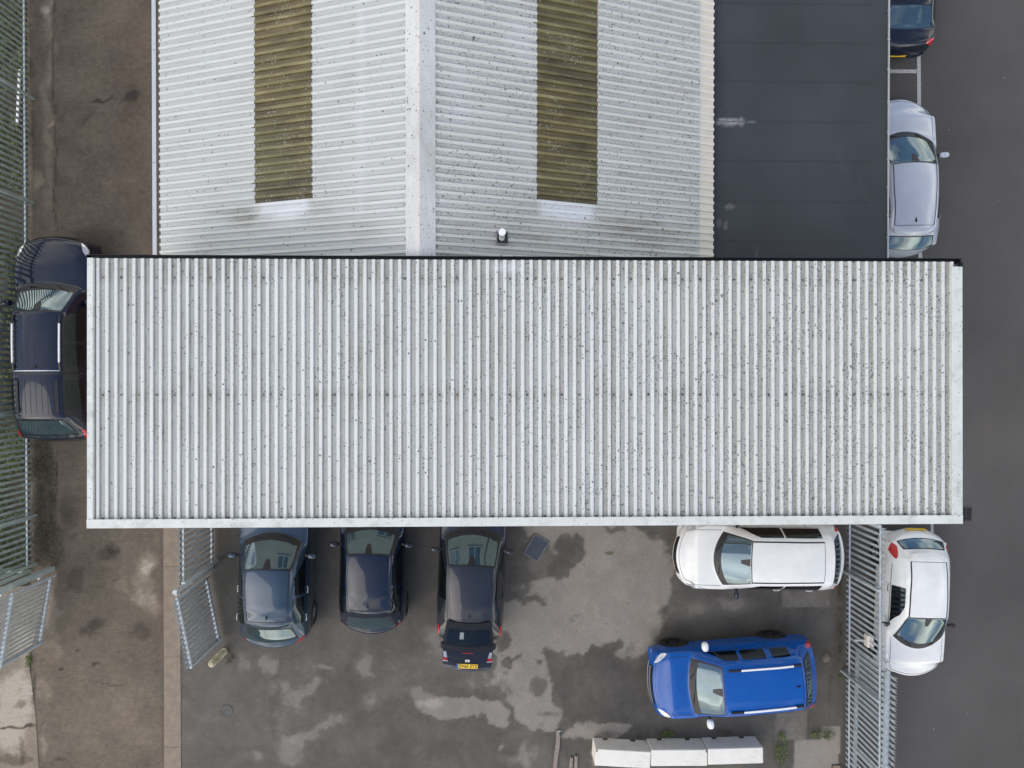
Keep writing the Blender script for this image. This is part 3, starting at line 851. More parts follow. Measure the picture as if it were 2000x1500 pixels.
def panel(P, a0, a1, y0, nrib, fn, name, mat, parent, lift=0.0, nseg=None, flip=False, screws=()):
    nseg = nseg or max(2, int(abs(a1 - a0) * 6.3 / .14))
    lens = [a0 + (a1 - a0) * i / nseg for i in range(nseg + 1)]
    mb = ribbed(lambda u, t, h: P(y0 + u, t, h + lift), nrib, 'x', lens, flip=flip)
    mb.org = OW
    X = np.array([v.x for v in mb.v]); Y = np.array([v.y for v in mb.v])
    d, c = fn(X, Y)
    mb.att['dirt'] = list(d * (.4 + .6 * np.array(mb.att['valley']))); mb.att['clean'] = list(c)
    nb = len(mb.v)
    for a in screws:
        for k in range(0, nrib, 2):
            c0 = P(y0 + k * PITCH + .04, a, .004 + lift)
            e = (P(0, 1, 0) - P(0, 0, 0)).normalized()
            mb.add([c0 + e * .013 * math.cos(q) + Vector((0, .013 * math.sin(q), 0)) for q in [2 * PI * i / 8 for i in range(8)]], [tuple(range(8))], 1)
    for k in mb.att: mb.att[k] = list(mb.att[k]) + [0.0] * (len(mb.v) - nb)
    return mb.build(name, [mat, MAT_SCREW], parent)
def rib_y(y, up=False):        # snap to the rib grid
    return YS + round((y - YS) / PITCH) * PITCH
aL0, yLs = a_of(499, 392, XE_L, nL, dL, LL); aL1, _ = a_of(611, 388, XE_L, nL, dL, LL)
aR1, yRs = a_of(1048, 389, XE_R, nR, dR, LR); aR0, _ = a_of(1166, 392, XE_R, nR, dR, LR)
yLs, yRs = rib_y(yLs), rib_y(yRs)
def stain(px_list, z, seed):
    def f(X, Y): return np.clip(blobs(X, Y, px_list, z=z, seed=seed, wob=.6, soft=.8), 0, 1)
    return f
dl = stain([(470, 420, 60, 26, 0, .55), (420, 405, 70, 14, 0, .3), (640, 420, 30, 20, 0, .35), (430, 345, 60, 5, 0, .25), (440, 140, 60, 7, 0, .3), (470, 50, 40, 8, 0, .2), (690, 200, 60, 60, 0, .12), (740, 460, 60, 30, 0, .25), (650, 450, 60, 30, 0, .2), (380, 470, 50, 30, 0, .14), (640, 330, 50, 60, 0, .18)], 4.0, 11)
cl_ = stain([(556, 408, 56, 17, 0, .6, 'r'), (556, 430, 58, 26, 0, .3), (714, 250, 10, 260, 0, .22), (505, 380, 10, 90, 0, .2), (720, 90, 12, 60, 0, .2)], 4.0, 12)
dr0 = stain([(1200, 440, 60, 26, 0, .9), (1280, 450, 110, 46, 0, .7), (1040, 470, 60, 20, 0, .25), (900, 460, 60, 30, 0, .22), (1280, 90, 60, 5, 4, .5), (1260, 280, 60, 6, 5, .5), (1250, 335, 60, 6, 5, .4), (1060, 480, 200, 20, 0, .2)], 4.0, 13)
dr = lambda X, Y: np.clip(dr0(X, Y) + .04 + .45 * np.clip(fbm(X * .35, Y, 2.6, 81) - .45, 0, 1) * 2, 0, 1)
cr_ = stain([(1108, 410, 57, 20, 0, .6, 'r'), (1108, 430, 60, 26, 0, .25), (900, 200, 40, 130, 0, .12), (1010, 100, 40, 60, 0, .12)], 4.0, 14)
kS = int(round((yLs - YS) / PITCH)); kR = int(round((yRs - YS) / PITCH))
fl = lambda X, Y: (np.clip(dl(X, Y) * 1.5 + .25 * np.clip(fbm(X * .35, Y, 2.0, 83) - .5, 0, 1) * 2, 0, 1), cl_(X, Y)); fr = lambda X, Y: (dr(X, Y), cr_(X, Y))
scr = (.03,)
rfL = panel(PL, 0, 1, YS, kS, fl, 'roof', MAT_LEFT, wh, screws=(.03, .19, .37, .59, .77, .95))
for a0, a1, s in ((0, aL0, (.03, .19)), (aL1, 1, (.77, .95, aL1 + .01))):
    mb_ = panel(PL, a0, a1, YS + kS * PITCH, nY - kS, fl, 'roof_sheet', MAT_LEFT, rfL, lift=.004, screws=s)
skl = panel(PL, aL0 - .012, aL1 + .006, YS + kS * PITCH, nY - kS, fl, 'skylight', MAT_SKY, rfL, lift=.0)
rfR = panel(PR, .045, 1, YS, kR, fr, 'roof', MAT_RIGHT, wh, flip=True, screws=(.08, .21, .42, .66, .84, .96))
for a0, a1, s in ((.045, aR0, (.08, .21)), (aR1, 1, (.84, .96, aR1 + .01))):
    panel(PR, a0, a1, YS + kR * PITCH, nY - kR, fr, 'roof_sheet', MAT_RIGHT, rfR, lift=.004, flip=True, screws=s)
panel(PR, aR0 - .006, aR1 + .012, YS + kR * PITCH, nY - kR, fr, 'skylight', MAT_SKY, rfR, lift=.0, flip=True)
zero = lambda X, Y: (X * 0, X * 0)
panel(PR, -.012, .048, YS, nY, zero, 'eaves_sheet', MAT_CREAM, rfR, lift=-.012, flip=True, nseg=2)
mb = MB()
aC = .955
def cap(P, y, a, h): return P(y, a, h)
for j in range(6):
    y0 = YS + j * (YN - YS) / 6; y1 = YS + (j + 1) * (YN - YS) / 6
    top = Vector((XG, 0, ZG + .062 + .002 * (j % 2)))
    hh = .042 + .002 * (j % 2)
    a0 = PL(y0, aC, hh); a1 = PL(y1, aC, hh); b0 = Vector((XG, y0, top.z)); b1 = Vector((XG, y1, top.z)); c0 = PR(y0, aC, hh); c1 = PR(y1, aC, hh)
    mb.add([a0, b0, b1, a1], [(0, 1, 2, 3)]); mb.add([b0, c0, c1, b1], [(0, 1, 2, 3)])
    mb.add([a0 - nL * .02, a0, a1, a1 - nL * .02], [(0, 1, 2, 3)]); mb.add([c0, c0 - nR * .02, c1 - nR * .02, c1], [(0, 1, 2, 3)])
mb.att = {'valley': [0.0] * len(mb.v), 'dirt': list(.14 + 1.5 * np.clip(fbm(np.array([v.x for v in mb.v]) * .3, np.array([v.y for v in mb.v]), 1.2, 71) - .5, 0, 1)), 'clean': [0.0] * len(mb.v), 'edge': [0.0] * len(mb.v), 'lich': [.75] * len(mb.v)}
local('ridge_cap', mb, MAT_RIDGE, wh, OW)
# gutter on the left eaves
xg0, xg1 = G(297, 250, 2.9).x, G(305, 250, 2.9).x
mb = MB()
for j in range(5):
    y0 = YS - .02 + j * 2.5; y1 = min(y0 + 2.49, YN)
    mb.box(xg0, xg1, y0, y1, 2.86, 2.90); mb.box(xg0, xg0 + .012, y0, y1, 2.72, 2.86)
local('gutter', mb, MAT_GUTTER, wh, OW)
mb = MB(); mb.box(xg1, XE_L + .02, YS - .02, YN, 2.70, 2.715)
local('gutter_trough', mb, MAT_BLACK, wh, OW)
# walls
wx0, wx1 = XE_L + .12, XE_R - .12
mb = MB(); mb.box(wx0, wx0 + .15, YS + .1, YN, .004, ZE - .03); mb.box(wx1 - .15, wx1, YS + .1, YN, .004, ZE - .03)
for yy in (YS + .1, YN - .15):
    mb.add([(wx0 + .15, yy, .004), (wx1 - .15, yy, .004), (wx1 - .15, yy, ZE), (XG, yy, ZG - .08), (wx0 + .15, yy, ZE),
            (wx0 + .15, yy + .12, .004), (wx1 - .15, yy + .12, .004), (wx1 - .15, yy + .12, ZE), (XG, yy + .12, ZG - .08), (wx0 + .15, yy + .12, ZE)],
           [(0, 1, 2, 3, 4), (9, 8, 7, 6, 5)] + [(i, i + 5, (i + 1) % 5 + 5, (i + 1) % 5) for i in range(5)])
local('wall', mb, MAT_BRICK, wh, OW)
# flue
pb = GP(980, 466, (XE_R, 0, ZE), nR)
mb = MB(); mb.tube([pb - Vector((0, 0, .1)), pb + Vector((0, 0, .60))], .055, 20)
mb.tube([pb + Vector((0, 0, .60)), pb + Vector((0, 0, .66))], [.07, .068], 20)
fl_ = local('flue_pipe', mb, MAT_PLASTIC_W, wh, OW)
mb = MB(); aa = (pb - Vector((XE_R, 0, ZE))).dot(dR) / LR
y0 = pb.y
w_ = .11 / LR
vs = [PR(y0 - .10, aa - w_, .045), PR(y0 - .10, aa + w_, .045), PR(y0 + .12, aa + w_, .045), PR(y0 + .12, aa - w_, .045)]
mb.sheet(vs[::-1], 0, .01)
fls = local('lead_flashing', mb, MAT_BLACK, wh, OW)
mb = MB()
vs2 = [PR(y0 - .125, aa - w_ * 1.2, .039), PR(y0 - .125, aa + w_ * 1.2, .039), PR(y0 + .15, aa + w_ * 1.2, .039), PR(y0 + .15, aa - w_ * 1.2, .039)]
mb.sheet(vs2[::-1], 0, .01)
local('flashing_plate', mb, simple('dull_lead', (.25, .26, .28), .6), fls, OW)

# ================================================================ FLAT-ROOFED EXTENSION (top right)
ZF = 2.75
EX0, EX1 = XE_R - .35, G(1734, 250, ZF).x
ex = thing('flat_roof_extension', 'extension with a flat dark felt roof, between the warehouse and the road', 'building', ((EX0 + EX1) / 2, (YS + YN) / 2, 0))
OE = Vector(ex.location)
FEL = [(1422, 238, 28, 9, 0, 1.0), (1448, 238, 7, 11, 0, .7), (1468, 239, 14, 2, 0, .6), (1421, 205, 1.6, 26, 0, .9), (1425, 404, 12, 6, 0, .35), (1404, 436, 6, 10, 0, .3), (1418, 440, 5, 12, 10, .35), (1650, 330, 60, 3, 60, .05), (1690, 380, 40, 2, 65, .06), (1476, 500, 3, 30, 0, .2)]
me = field_mesh('felt', EX0, EX1, YS, YN, .05, ZF, {'f': lambda X, Y: np.clip(blobs(X, Y, FEL, z=ZF, seed=21, wob=.3, soft=.35), 0, 1)}, MAT_FELT)
# overlapping felt strips: each one steps up 4 mm at its edge
co = np.empty(len(me.vertices) * 3); me.vertices.foreach_get('co', co); co = co.reshape(-1, 3)
ph = (co[:, 1] - G(1560, 238, ZF).y) / .915
co[:, 2] = ZF + .006 * (ph - np.floor(ph)) + .006 * fbm(co[:, 0], co[:, 1], .8, 6)
co -= np.array(OE); me.vertices.foreach_set('co', co.ravel()); me.update()
rfE = link('roof', me, ex)
ye = [G(1560, py, ZF).y for py in (-70, 8, 84, 160, 238, 315, 394, 471)]
for y in ye:
    mb = MB(); pts = [Vector((EX0 + i * .3, y + .012 * math.sin(i * 1.7 + y), ZF + .0155)) for i in range(int((EX1 - EX0) / .3))]
    for a, b in zip(pts[:-1], pts[1:]):
        mb.sheet([a - Vector((0, .005, 0)), b - Vector((0, .005, 0)), b + Vector((0, .005, 0)), a + Vector((0, .005, 0))])
    local('felt_seam', mb, simple('bitumen_seam', (.029, .033, .038), .65), rfE, OE)
mb = MB()
mb.box(EX1 - .012, EX1 + .02, YS, YN, ZF - .06, ZF + .035)
mb.box(EX1 + .005, EX1 + .02, YS, YN, ZF - .22, ZF - .06)
for py in (22, 78, 136, 201, 260, 312, 367, 421, 465): 
    y = G(1735, py, ZF).y; mb.box(EX1 - .04, EX1 + .022, y - .012, y + .012, ZF + .034, ZF + .045)
for y in np.arange(G(1735, 22, ZF).y + .65, YN, .65): mb.box(EX1 - .04, EX1 + .022, y - .012, y + .012, ZF + .034, ZF + .045)
local('edge_trim', mb, simple('pale_edge_trim', (.42, .43, .42), .5, .2), rfE, OE)
mb = MB()
mb.box(EX1 - .17, EX1 - .05, YS, YN, .004, ZF - .03); mb.box(EX0 + .5, EX1 - .17, YN - .15, YN, .004, ZF - .03)
local('wall', mb, MAT_BRICK, ex, OE)
# ================================================================ PALISADE FENCES
PALE = [(-.034, 0), (-.020, .013), (-.006, .005), (.006, .005), (.020, .013), (.034, 0)]
def pale(mb, base, d, n, z0, z1, spike=True):
    """one folded pale: d along the fence, n outward; splayed triple point on top"""
    b = Vector(base); th = .003
    def ring(z, s=1.0, off=0.0):
        return [b + d * (a * s) + n * (o + off) + Vector((0, 0, z)) for a, o in PALE] + [b + d * (a * s) + n * (o - th + off) + Vector((0, 0, z)) for a, o in PALE[::-1]]
    k = len(PALE) * 2
    zt = z1 - .13 if spike else z1
    v = ring(z0) + ring(zt)
    mb.add(v, [(i, (i + 1) % k, (i + 1) % k + k, i + k) for i in range(k)] + [tuple(range(k, 2 * k))])
    if spike:
        for s, e in ((-.024, -.045), (0, 0), (.024, .045)):
            w = .011
            out = .035 if s else .012
            p = [b + d * (s + q * w) + n * (.008 + r * .006) + Vector((0, 0, zt - .01)) for q, r in ((-1, -1), (1, -1), (1, 1), (-1, 1))]
            tip = b + d * e + n * (.008 + out) + Vector((0, 0, z1))
            mb.add(p + [tip], [(0, 1, 4), (1, 2, 4), (2, 3, 4), (3, 0, 4)])

def palisade(name, label, cat, p, q, z1=2.0, pitch=.146, rails=(.3, 1.75), post=2.73, mat=None, out=1, start=0.0, group=None, z0=.05, posts=True, rail_mat=None):
    mat = mat or MAT_GALV
    p, q = Vector((p.x, p.y, 0)), Vector((q.x, q.y, 0))
    L = (q - p).length; d = (q - p).normalized(); n = Vector((d.y, -d.x, 0)) * out
    t = thing(name, label, cat, p, 0, group)
    org = p
    stops = [0.0]
    x = start if start > 0 else post
    while x < L - .3: stops.append(x); x += post
    stops.append(L)
    for a, b in zip(stops[:-1], stops[1:]):
        mb = MB(org); k = int((b - a) / pitch)
        for i in range(k):
            pale(mb, p + d * (a + (i + .5) * (b - a) / k) + n * .03, d, n, z0 + random.uniform(-.012, .012), z1 + random.uniform(-.006, .006))
        mb.build('pale_panel', mat, t)
        for z in rails:
            mb = MB(org)
            mb.beam(p + d * (a + .02) + Vector((0, 0, z)), p + d * (b - .02) + Vector((0, 0, z)), .045, .006)
            mb.beam(p + d * (a + .02) + n * .02 + Vector((0, 0, z - .022)), p + d * (b - .02) + n * .02 + Vector((0, 0, z - .022)), .006, .045)
            mb.build('rail', rail_mat or mat, t)
    if posts:
        for a in stops:
            mb = MB(org); c = p + d * a - n * .05
            mb.beam(c, c + Vector((0, 0, z1 - .12)), .055, .09, up=n, bev=.004)
            mb.build('post', mat, t)
    return t

def gate_leaf(name, label, p, q, z1, rails, pitch=.135, thick=.06, out=1, mat=None, stile=True, spike=True, z0=.08):
    mat = mat or MAT_GALV
    p, q = Vector((p.x, p.y, 0)), Vector((q.x, q.y, 0))
    L = (q - p).length; d = (q - p).normalized(); n = Vector((d.y, -d.x, 0)) * out
    t = thing(name, label, 'gate', p)
    mb = MB(p); k = int(L / pitch)
    for i in range(k):
        pale(mb, p + d * (i + .5) * L / k + n * (thick / 2 + .002), d, n, z0, z1, spike)
    mb.build('pale_panel', mat, t)
    for z, w in rails:
        mb = MB(p); mb.beam(p + Vector((0, 0, z)), p + d * L + Vector((0, 0, z)), w, .05); mb.build('rail', mat, t)
    if stile:
        for a in (0.0, L):
            mb = MB(p); mb.beam(p + d * a + Vector((0, 0, z0)), p + d * a + Vector((0, 0, rails[-1][0] + .03)), thick, thick, up=d); mb.build('stile', mat, t)
    return t

# east fence between the yard and the road
xe = X_FENCE_E + .02
ya, yb = G(1650, 1000).y, G(1648, 1640).y
st_ = G(1650, 1114).y
east = palisade('palisade_fence', 'galvanised palisade fence on the right between the yard and the road', 'fence',
         Vector((xe, ya, 0)), Vector((xe, yb, 0)), 1.98, .1445, (.30, 1.80), 2.73, MAT_GALV, out=-1, start=ya - st_)
# sliding gate parked behind it
gx = G(1674, 1300, .15).x
gp = Vector((gx, G(1674, 1268, .15).y, 0)); gq = Vector((gx - .12, G(1674, 1700, .15).y, 0))
g = gate_leaf('sliding_gate', 'palisade sliding gate parked behind the right-hand fence, below the white hatchback', gp, gq, 1.98, ((.16, .09), (1.62, .13)), .150, out=-1)
for i in range(4):
    y = -1.35 * (i + .02); mb = MB(gp)
    mb.beam(gp + Vector((0, y, .16)), gp + Vector((0, y, 1.62)), .05, .05, up=(0, 1, 0))
    mb.build('upright', MAT_GALV, g)
# cream box on the fence
c0 = G(1701, 1254, 1.25)
t = thing('lock_box', 'small cream box between the pales of the right-hand fence beside the white hatchback', 'box', (c0.x, c0.y, 1.05))
mb = MB(); mb.box(-.08, .08, -.15, .15, 0, .2, 0, None, .012); mb.box(-.086, .086, -.008, .008, .1, .207); mb.build('case', MAT_CREAM, t)
mb = MB(); mb.box(-.35, -.08, -.02, .02, .06, .10); mb.build('bracket', MAT_GALV, t)

# west fence along the grass
xw = G(49, 500, .3).x
palisade('palisade_fence', 'dull grey palisade fence down the left edge before the green undergrowth', 'fence',
         Vector((xw, 15.5, 0)), Vector((xw, G(49, 1106, .3).y, 0)), 2.35, .1500, (.30, 2.05), 2.73, MAT_GALV_OLD, out=1, rail_mat=MAT_GALV)
pc = G(92, 1112)
palisade('palisade_fence', 'short run of dull palisade fence turning left beside the open gate at the lower left', 'fence',
         Vector((xw - .1, pc.y + .02, 0)), Vector((xw - 3.4, pc.y + .02, 0)), 2.35, .15, (.30, 2.05), 2.73, MAT_GALV_OLD, out=1)
# gate post + open leaf, lower left
gp0 = G(103, 1110)
t = thing('gate_post', 'thick square steel gate post at the head of the lower left gate', 'gate post', gp0)
mb = MB(); mb.box(-.07, .07, -.06, .06, 0, 2.35, 0, None, .01); mb.build('post', MAT_GALV_OLD, t)
mb = MB(); mb.box(-.075, .075, -.065, .065, 2.352, 2.37); mb.build('cap', MAT_GALV, t)
for z in (.5, 1.9):
    mb = MB(); mb.tube([(.02, -.10, z), (.02, -.10, z + .12)], .03, 10); mb.box(-.01, .05, -.10, -.06, z + .03, z + .09); mb.build('hinge', MAT_GALV, t)
lp, lq = G(99, 1127, .25), G(77, 1258, .25)
gate_leaf('gate_leaf', 'open palisade gate leaf at the lower left corner hanging on the thick steel post', lp, lq, 2.3, ((.25, .05), (1.72, .07)), .118, .05, out=1)
# kerb-side fence run + open gate by the first parked car
a_, b_ = Vector((G(412, 900, .3).x, -1.9, 0)), G(414, 1098, .2)
palisade('palisade_fence', 'short palisade fence stub emerging from under the white roof beside the tan kerb', 'fence',
         a_, Vector((a_.x, b_.y, 0)), 2.22, .147, (.30, 1.98), 2.73, MAT_GALV, out=1)
lp, lq = G(402, 1130, .3), G(427, 1252, .3)
t = gate_leaf('gate_leaf', 'open palisade gate leaf beside the mossy bollard and the tan kerb', lp, lq, 2.2, ((.30, .055), (1.98, .06)), .119, .05, out=1)
hp = G(414, 1108)
t = thing('gate_post', 'square galvanised post between the fence stub and the open gate next to the tan kerb', 'gate post', hp)
mb = MB(); mb.box(-.05, .05, -.05, .05, 0, 2.2, 0, None, .008); mb.build('post', MAT_GALV, t)
mb = MB(); mb.tube([(-.02, -.09, 1.95), (-.02, -.09, 2.1)], .03, 10); mb.box(-.14, .0, -.09, -.05, 2.0, 2.03); mb.build('hinge', MAT_GALV, t)

# ================================================================ SMALL THINGS
c0 = G(438, 1272)
t = thing('bollard', 'short mossy cream timber bollard at the foot of the open gate beside the tan kerb', 'bollard', c0)
mb = MB(); mb.tube([(0, 0, 0), (0, 0, .80), (0, 0, .85), (0, 0, .87)], [.093, .093, .085, .05], 18)
mb.build('post', MAT_MOSSWOOD, t)

BL = [((1156.5, 1439.5), (1263, 1443), (1164, 1463), (1271, 1469), (1161, 1496), (1271, 1501), 'leftmost of the white concrete barrier blocks, chipped top corner, slightly turned'),
      ((1264, 1439), (1370, 1437), (1272, 1465), (1382, 1464.5), (1272, 1498), (1382, 1495), 'middle white concrete barrier block with a broken top corner at its right end'),
      ((1371, 1436), (1477, 1434.5), (1383, 1463), (1491, 1460), (1383, 1494), (1491, 1491), 'rightmost of the white concrete barrier blocks, nearest the weed strip')]
for bi, (b0, b1, t0, t1, u0, u1, lab) in enumerate(BL):
    H = .60
    A, B, Cc, Dd = G(*t0, H), G(*t1, H), G(*u1, H), G(*u0, H)
    ctr = (A + B + Cc + Dd) / 4; ctr.z = 0
    L = ((B - A).length + (Cc - Dd).length) / 2; W = ((A - Dd).length + (B - Cc).length) / 2
    ang = math.atan2(B.y - A.y, B.x - A.x)
    t = thing('concrete_barrier', lab, 'barrier', ctr, ang, 'white concrete barriers in a row')
    mb = MB()
    x0, x1, y0, y1 = -L / 2 + .004, L / 2 - .004, -W / 2, W / 2
    # foot with two lifting notches, then the block
    nt_ = [(-L * .27 - .07, -L * .27 + .07), (L * .24 - .07, L * .24 + .07)]
    xs = [x0] + [v for n_ in nt_ for v in n_] + [x1]
    for i in range(0, len(xs), 2):
        mb.box(xs[i], xs[i + 1], y0, y1, 0, .09)
    for n_ in nt_: mb.box(n_[0], n_[1], y0 + .12, y1 - .12, 0, .09, 1)
    mb.box(x0, x1, y0 - .0, y1 + .0, .09, H, 0, None, .014)
    mb.build('block', [MAT_CONC_W, MAT_DARK], t)
    if bi < 2:
        mb = MB(); sx = -1 if bi == 0 else 1
        q = [(sx * (L / 2 - .002), y1 - .01), (sx * (L / 2 - .05), y1 - .005), (sx * (L / 2 - .06), y1 - .05), (sx * (L / 2 - .02), y1 - .09)]
        mb.sheet([(a, b, H + .003) for a, b in (q if sx > 0 else q[::-1])], 0); mb.build('chip', MAT_STONE, t)

t = thing('timber_plank', 'long warped brown timber plank lying at the bottom edge, left of the white barriers', 'plank', G(1088, 1465))
o = Vector(t.location); mb = MB(o)
pts = [(1089.5, 1427, 3.0), (1090, 1440, 3.6), (1089.5, 1455, 3.9), (1087, 1472, 3.9), (1085.5, 1486, 3.6), (1085, 1487.5, 3.6), (1084, 1510, 3.8), (1083, 1540, 3.8)]
for (ax, ay, aw), (bx, by, bw) in zip(pts[:-1], pts[1:]):
    z = .07
    mb.sheet([G(bx - bw, by, z), G(bx + bw, by, z), G(ax + aw, ay, z), G(ax - aw, ay, z)], 0, .06)
mb.build('board', MAT_WOOD, t)
c1 = G(1092, 1428, .075); mb = MB(); mb.box(-.03, .05, -.01, .012, 0, .006); mb.build('metal_clip', MAT_CHROME, t, c1 - o)
for k, (x0_, x1_, lab) in enumerate(((1116.5, 1111, 'short pale broken plank end at the bottom edge, the left one of the pair'), (1125.5, 1122.5, 'short pale broken plank end at the bottom edge, the right one beside its twin'))):
    t = thing('broken_plank', lab, 'plank', G(x0_, 1500), 0, 'broken planks left of the barriers')
    o = Vector(t.location); mb = MB(o); z = .05 + .01 * k
    ty = 1477 + (2 - 3 * k)
    mb.sheet([G(x1_ - 3.2, 1545, z), G(x1_ + 3.2, 1545, z), G(x0_ + 3.0, ty, z), G(x0_ + .5, ty + 3, z), G(x0_ - 2.8, ty - 1, z)], 0, .045)
    mb.build('board', MAT_WOOD, t)

t = thing('drain_cover', 'dark square metal cover lying askew on the damp asphalt below the white roof edge', 'cover', G(1048, 1069))
o = Vector(t.location); z = .03
Q = [G(1045, 1043, z), G(1072, 1059.5, z), G(1049, 1096, z), G(1023.5, 1080, z)]
mb = MB(o); mb.sheet(Q[::-1], 0, .03); mb.build('plate', MAT_SLATE, t)
mb = MB(o)
for a, b in zip(Q, Q[1:] + Q[:1]):
    mb.beam(a + Vector((0, 0, .004)), b + Vector((0, 0, .004)), .022, .012)
mb.build('rim', simple('worn_steel', (.16, .17, .19), .5, .3, .3), t)

t = thing('drain_grate', 'iron slotted drain grate in the road at the lower right corner of the white roof', 'drain', G(1886, 1004))
mb = MB()
mb.box(-.15, .15, -.17, .17, -.02, .006, 1)
for k in range(8):
    y = -.15 + k * .0425
    mb.box(-.14, -.01, y - .009, y + .009, .006, .018); mb.box(.01, .14, y - .009, y + .009, .006, .018)
mb.box(-.16, -.14, -.18, .18, .006, .020); mb.box(.14, .16, -.18, .18, .006, .020); mb.box(-.01, .01, -.18, .18, .006, .020)
mb.box(-.14, -.01, .165, .18, .006, .020); mb.box(.01, .14, .165, .18, .006, .020); mb.box(-.14, -.01, -.18, -.165, .006, .020); mb.box(.01, .14, -.18, -.165, .006, .020)
mb.build('grate', [MAT_IRON, MAT_DARK], t)

t = thing('manhole_cover', 'faint round cover set in the dark asphalt below the grey parked hatchback', 'cover', G(443, 1388))
mb = MB(); mb.disc((0, 0, .012), .15, 24, 0, .01)
mb.build('lid', simple('tarred_lid', (.10, .098, .094), .8, 0, .35, 12), t)
mb = MB()
n = 28
ring = [(math.cos(2 * PI * k / n), math.sin(2 * PI * k / n)) for k in range(n)]
mb.add([(a * .15, b * .15, .015) for a, b in ring] + [(a * .158, b * .158, .015) for a, b in ring], [(k, k + n, (k + 1) % n + n, (k + 1) % n)[::1] for k in range(n)])
mb.build('rim', simple('tarred_rim', (.06, .058, .055), .8), t)

t = thing('stone_stub', 'round brown stone stub on the asphalt between the blue car and the right-hand fence', 'stone', G(1613, 1284))
mb = MB()
n = 20; vs = [(0, 0, .10)]; fs = []
for r_, z_ in ((.06, .095), (.10, .07), (.125, .03), (.135, 0.0)):
    for k in range(n):
        a = 2 * PI * k / n; rr = r_ * (1 + .12 * noise.noise(Vector((math.cos(a) * 2, math.sin(a) * 2, z_ * 9))))
        vs.append((rr * math.cos(a), rr * math.sin(a), z_))
for k in range(n): fs.append((0, 1 + k, 1 + (k + 1) % n))
for j in range(3):
    for k in range(n): fs.append((1 + j * n + k, 1 + (j + 1) * n + k, 1 + (j + 1) * n + (k + 1) % n, 1 + j * n + (k + 1) % n))
mb.add(vs, fs, 0, True); mb.build('stub', MAT_STONE, t)
mb = MB()
c0 = G(1633, 1498)
t = thing('access_frame', 'small rectangular framed lid at the bottom edge beside the right-hand fence', 'cover', c0)
mb.box(-.13, .13, .05, .07, .012, .03); mb.box(-.13, -.11, -.3, .05, .012, .03); mb.box(.11, .13, -.3, .05, .012, .03)
mb.build('frame', MAT_IRON, t)
mb = MB(); mb.box(-.11, .11, -.3, .05, .008, .018); mb.build('lid', MAT_KERB, t)

# white board lying beyond the west fence
a, b = G(38.5, 136, .1), G(33.5, 244, .1)
t = thing('white_batten', 'white batten lying beyond the left fence, glimpsed between the pales near the top left', 'batten', (a + b) / 2)
mb = MB((a + b) / 2); mb.beam(a, b, .06, .04); mb.build('board', MAT_PLASTIC_W, t)

# ---------------------------------------------------------------- vegetation
MAT_GRASS = leaf_mat("grass_blades", (.05, .085, .028), (.17, .215, .075))
MAT_MOSS = leaf_mat("dead_moss_leaf", (.030, .028, .014), (.12, .10, .05))
MAT_WEED = leaf_mat("weed_leaf", (.05, .085, .02), (.16, .20, .05))
def leaves(mb, cx, cy, rx, ry, n, h=.12, size=.03, zb=.0, prob=None, flat=.5):
    for _ in range(n):
        a, r = random.random() * 2 * PI, math.sqrt(random.random())
        x, y = cx + rx * r * math.cos(a), cy + ry * r * math.sin(a)
        if prob is not None and random.random() > prob(x, y): continue
        z = zb + random.random() ** 1.5 * h
        s = size * random.uniform(.5, 1.4)
        d = Vector((random.gauss(0, 1), random.gauss(0, 1), random.gauss(0, flat))).normalized()
        u = d.cross(Vector((random.gauss(0, .5), random.gauss(0, .5), 1))).normalized()
        p = Vector((x, y, z))
        mb.add([p - d * s, p + u * s * .35, p + d * s, p - u * s * .35], [(0, 1, 2, 3)])
# rough undergrowth behind the west fence
mb = MB(); mb.sheet([(-40, -60, .0), (X_GRASS, -60, .0), (X_GRASS, 60, .0), (-40, 60, .0)])
meta(mb.build('soil', simple('damp_soil', (.050, .045, .030), .95, 0, .4, 3.0, bump=.5)), kind='structure')
mb = MB()
def gp_(x, y):
    k = noise.noise(Vector((x * .9, y * .9, 3))) * .5 + .5
    lim = .35 + .9 * (y < 2.0) + .5 * (y > 5)
    return min(1, max(.06, (k - .28) * 2.2)) * min(1, lim)
def blades(n, x0, x1, y0, y1):
    for _ in range(n):
        x, y = random.uniform(x0, x1), random.uniform(y0, y1)
        if random.random() > gp_(x, y): continue
        h = random.uniform(.05, .28) * (.6 + .8 * noise.noise(Vector((x, y, 7))))
        h = max(h, .04)
        a = random.random() * 2 * PI; w = random.uniform(.006, .016)
        l = Vector((math.cos(a), math.sin(a), 0)); s = Vector((-l.y, l.x, 0)) * w
        p = Vector((x, y, 0)); m = p + l * h * .35 + Vector((0, 0, h * .8)); e = p + l * h * 1.1 + Vector((0, 0, h * random.uniform(.5, 1)))
        mb.add([p - s, p + s, m + s * .8, m - s * .8, e], [(0, 1, 2, 3), (3, 2, 4)])
blades(26000, -14.6, X_GRASS - .02, -5.2, 10.5)
leaves(mb, -13.5, 2.5, 1.1, 8.0, 9000, .18, .035, 0, gp_)
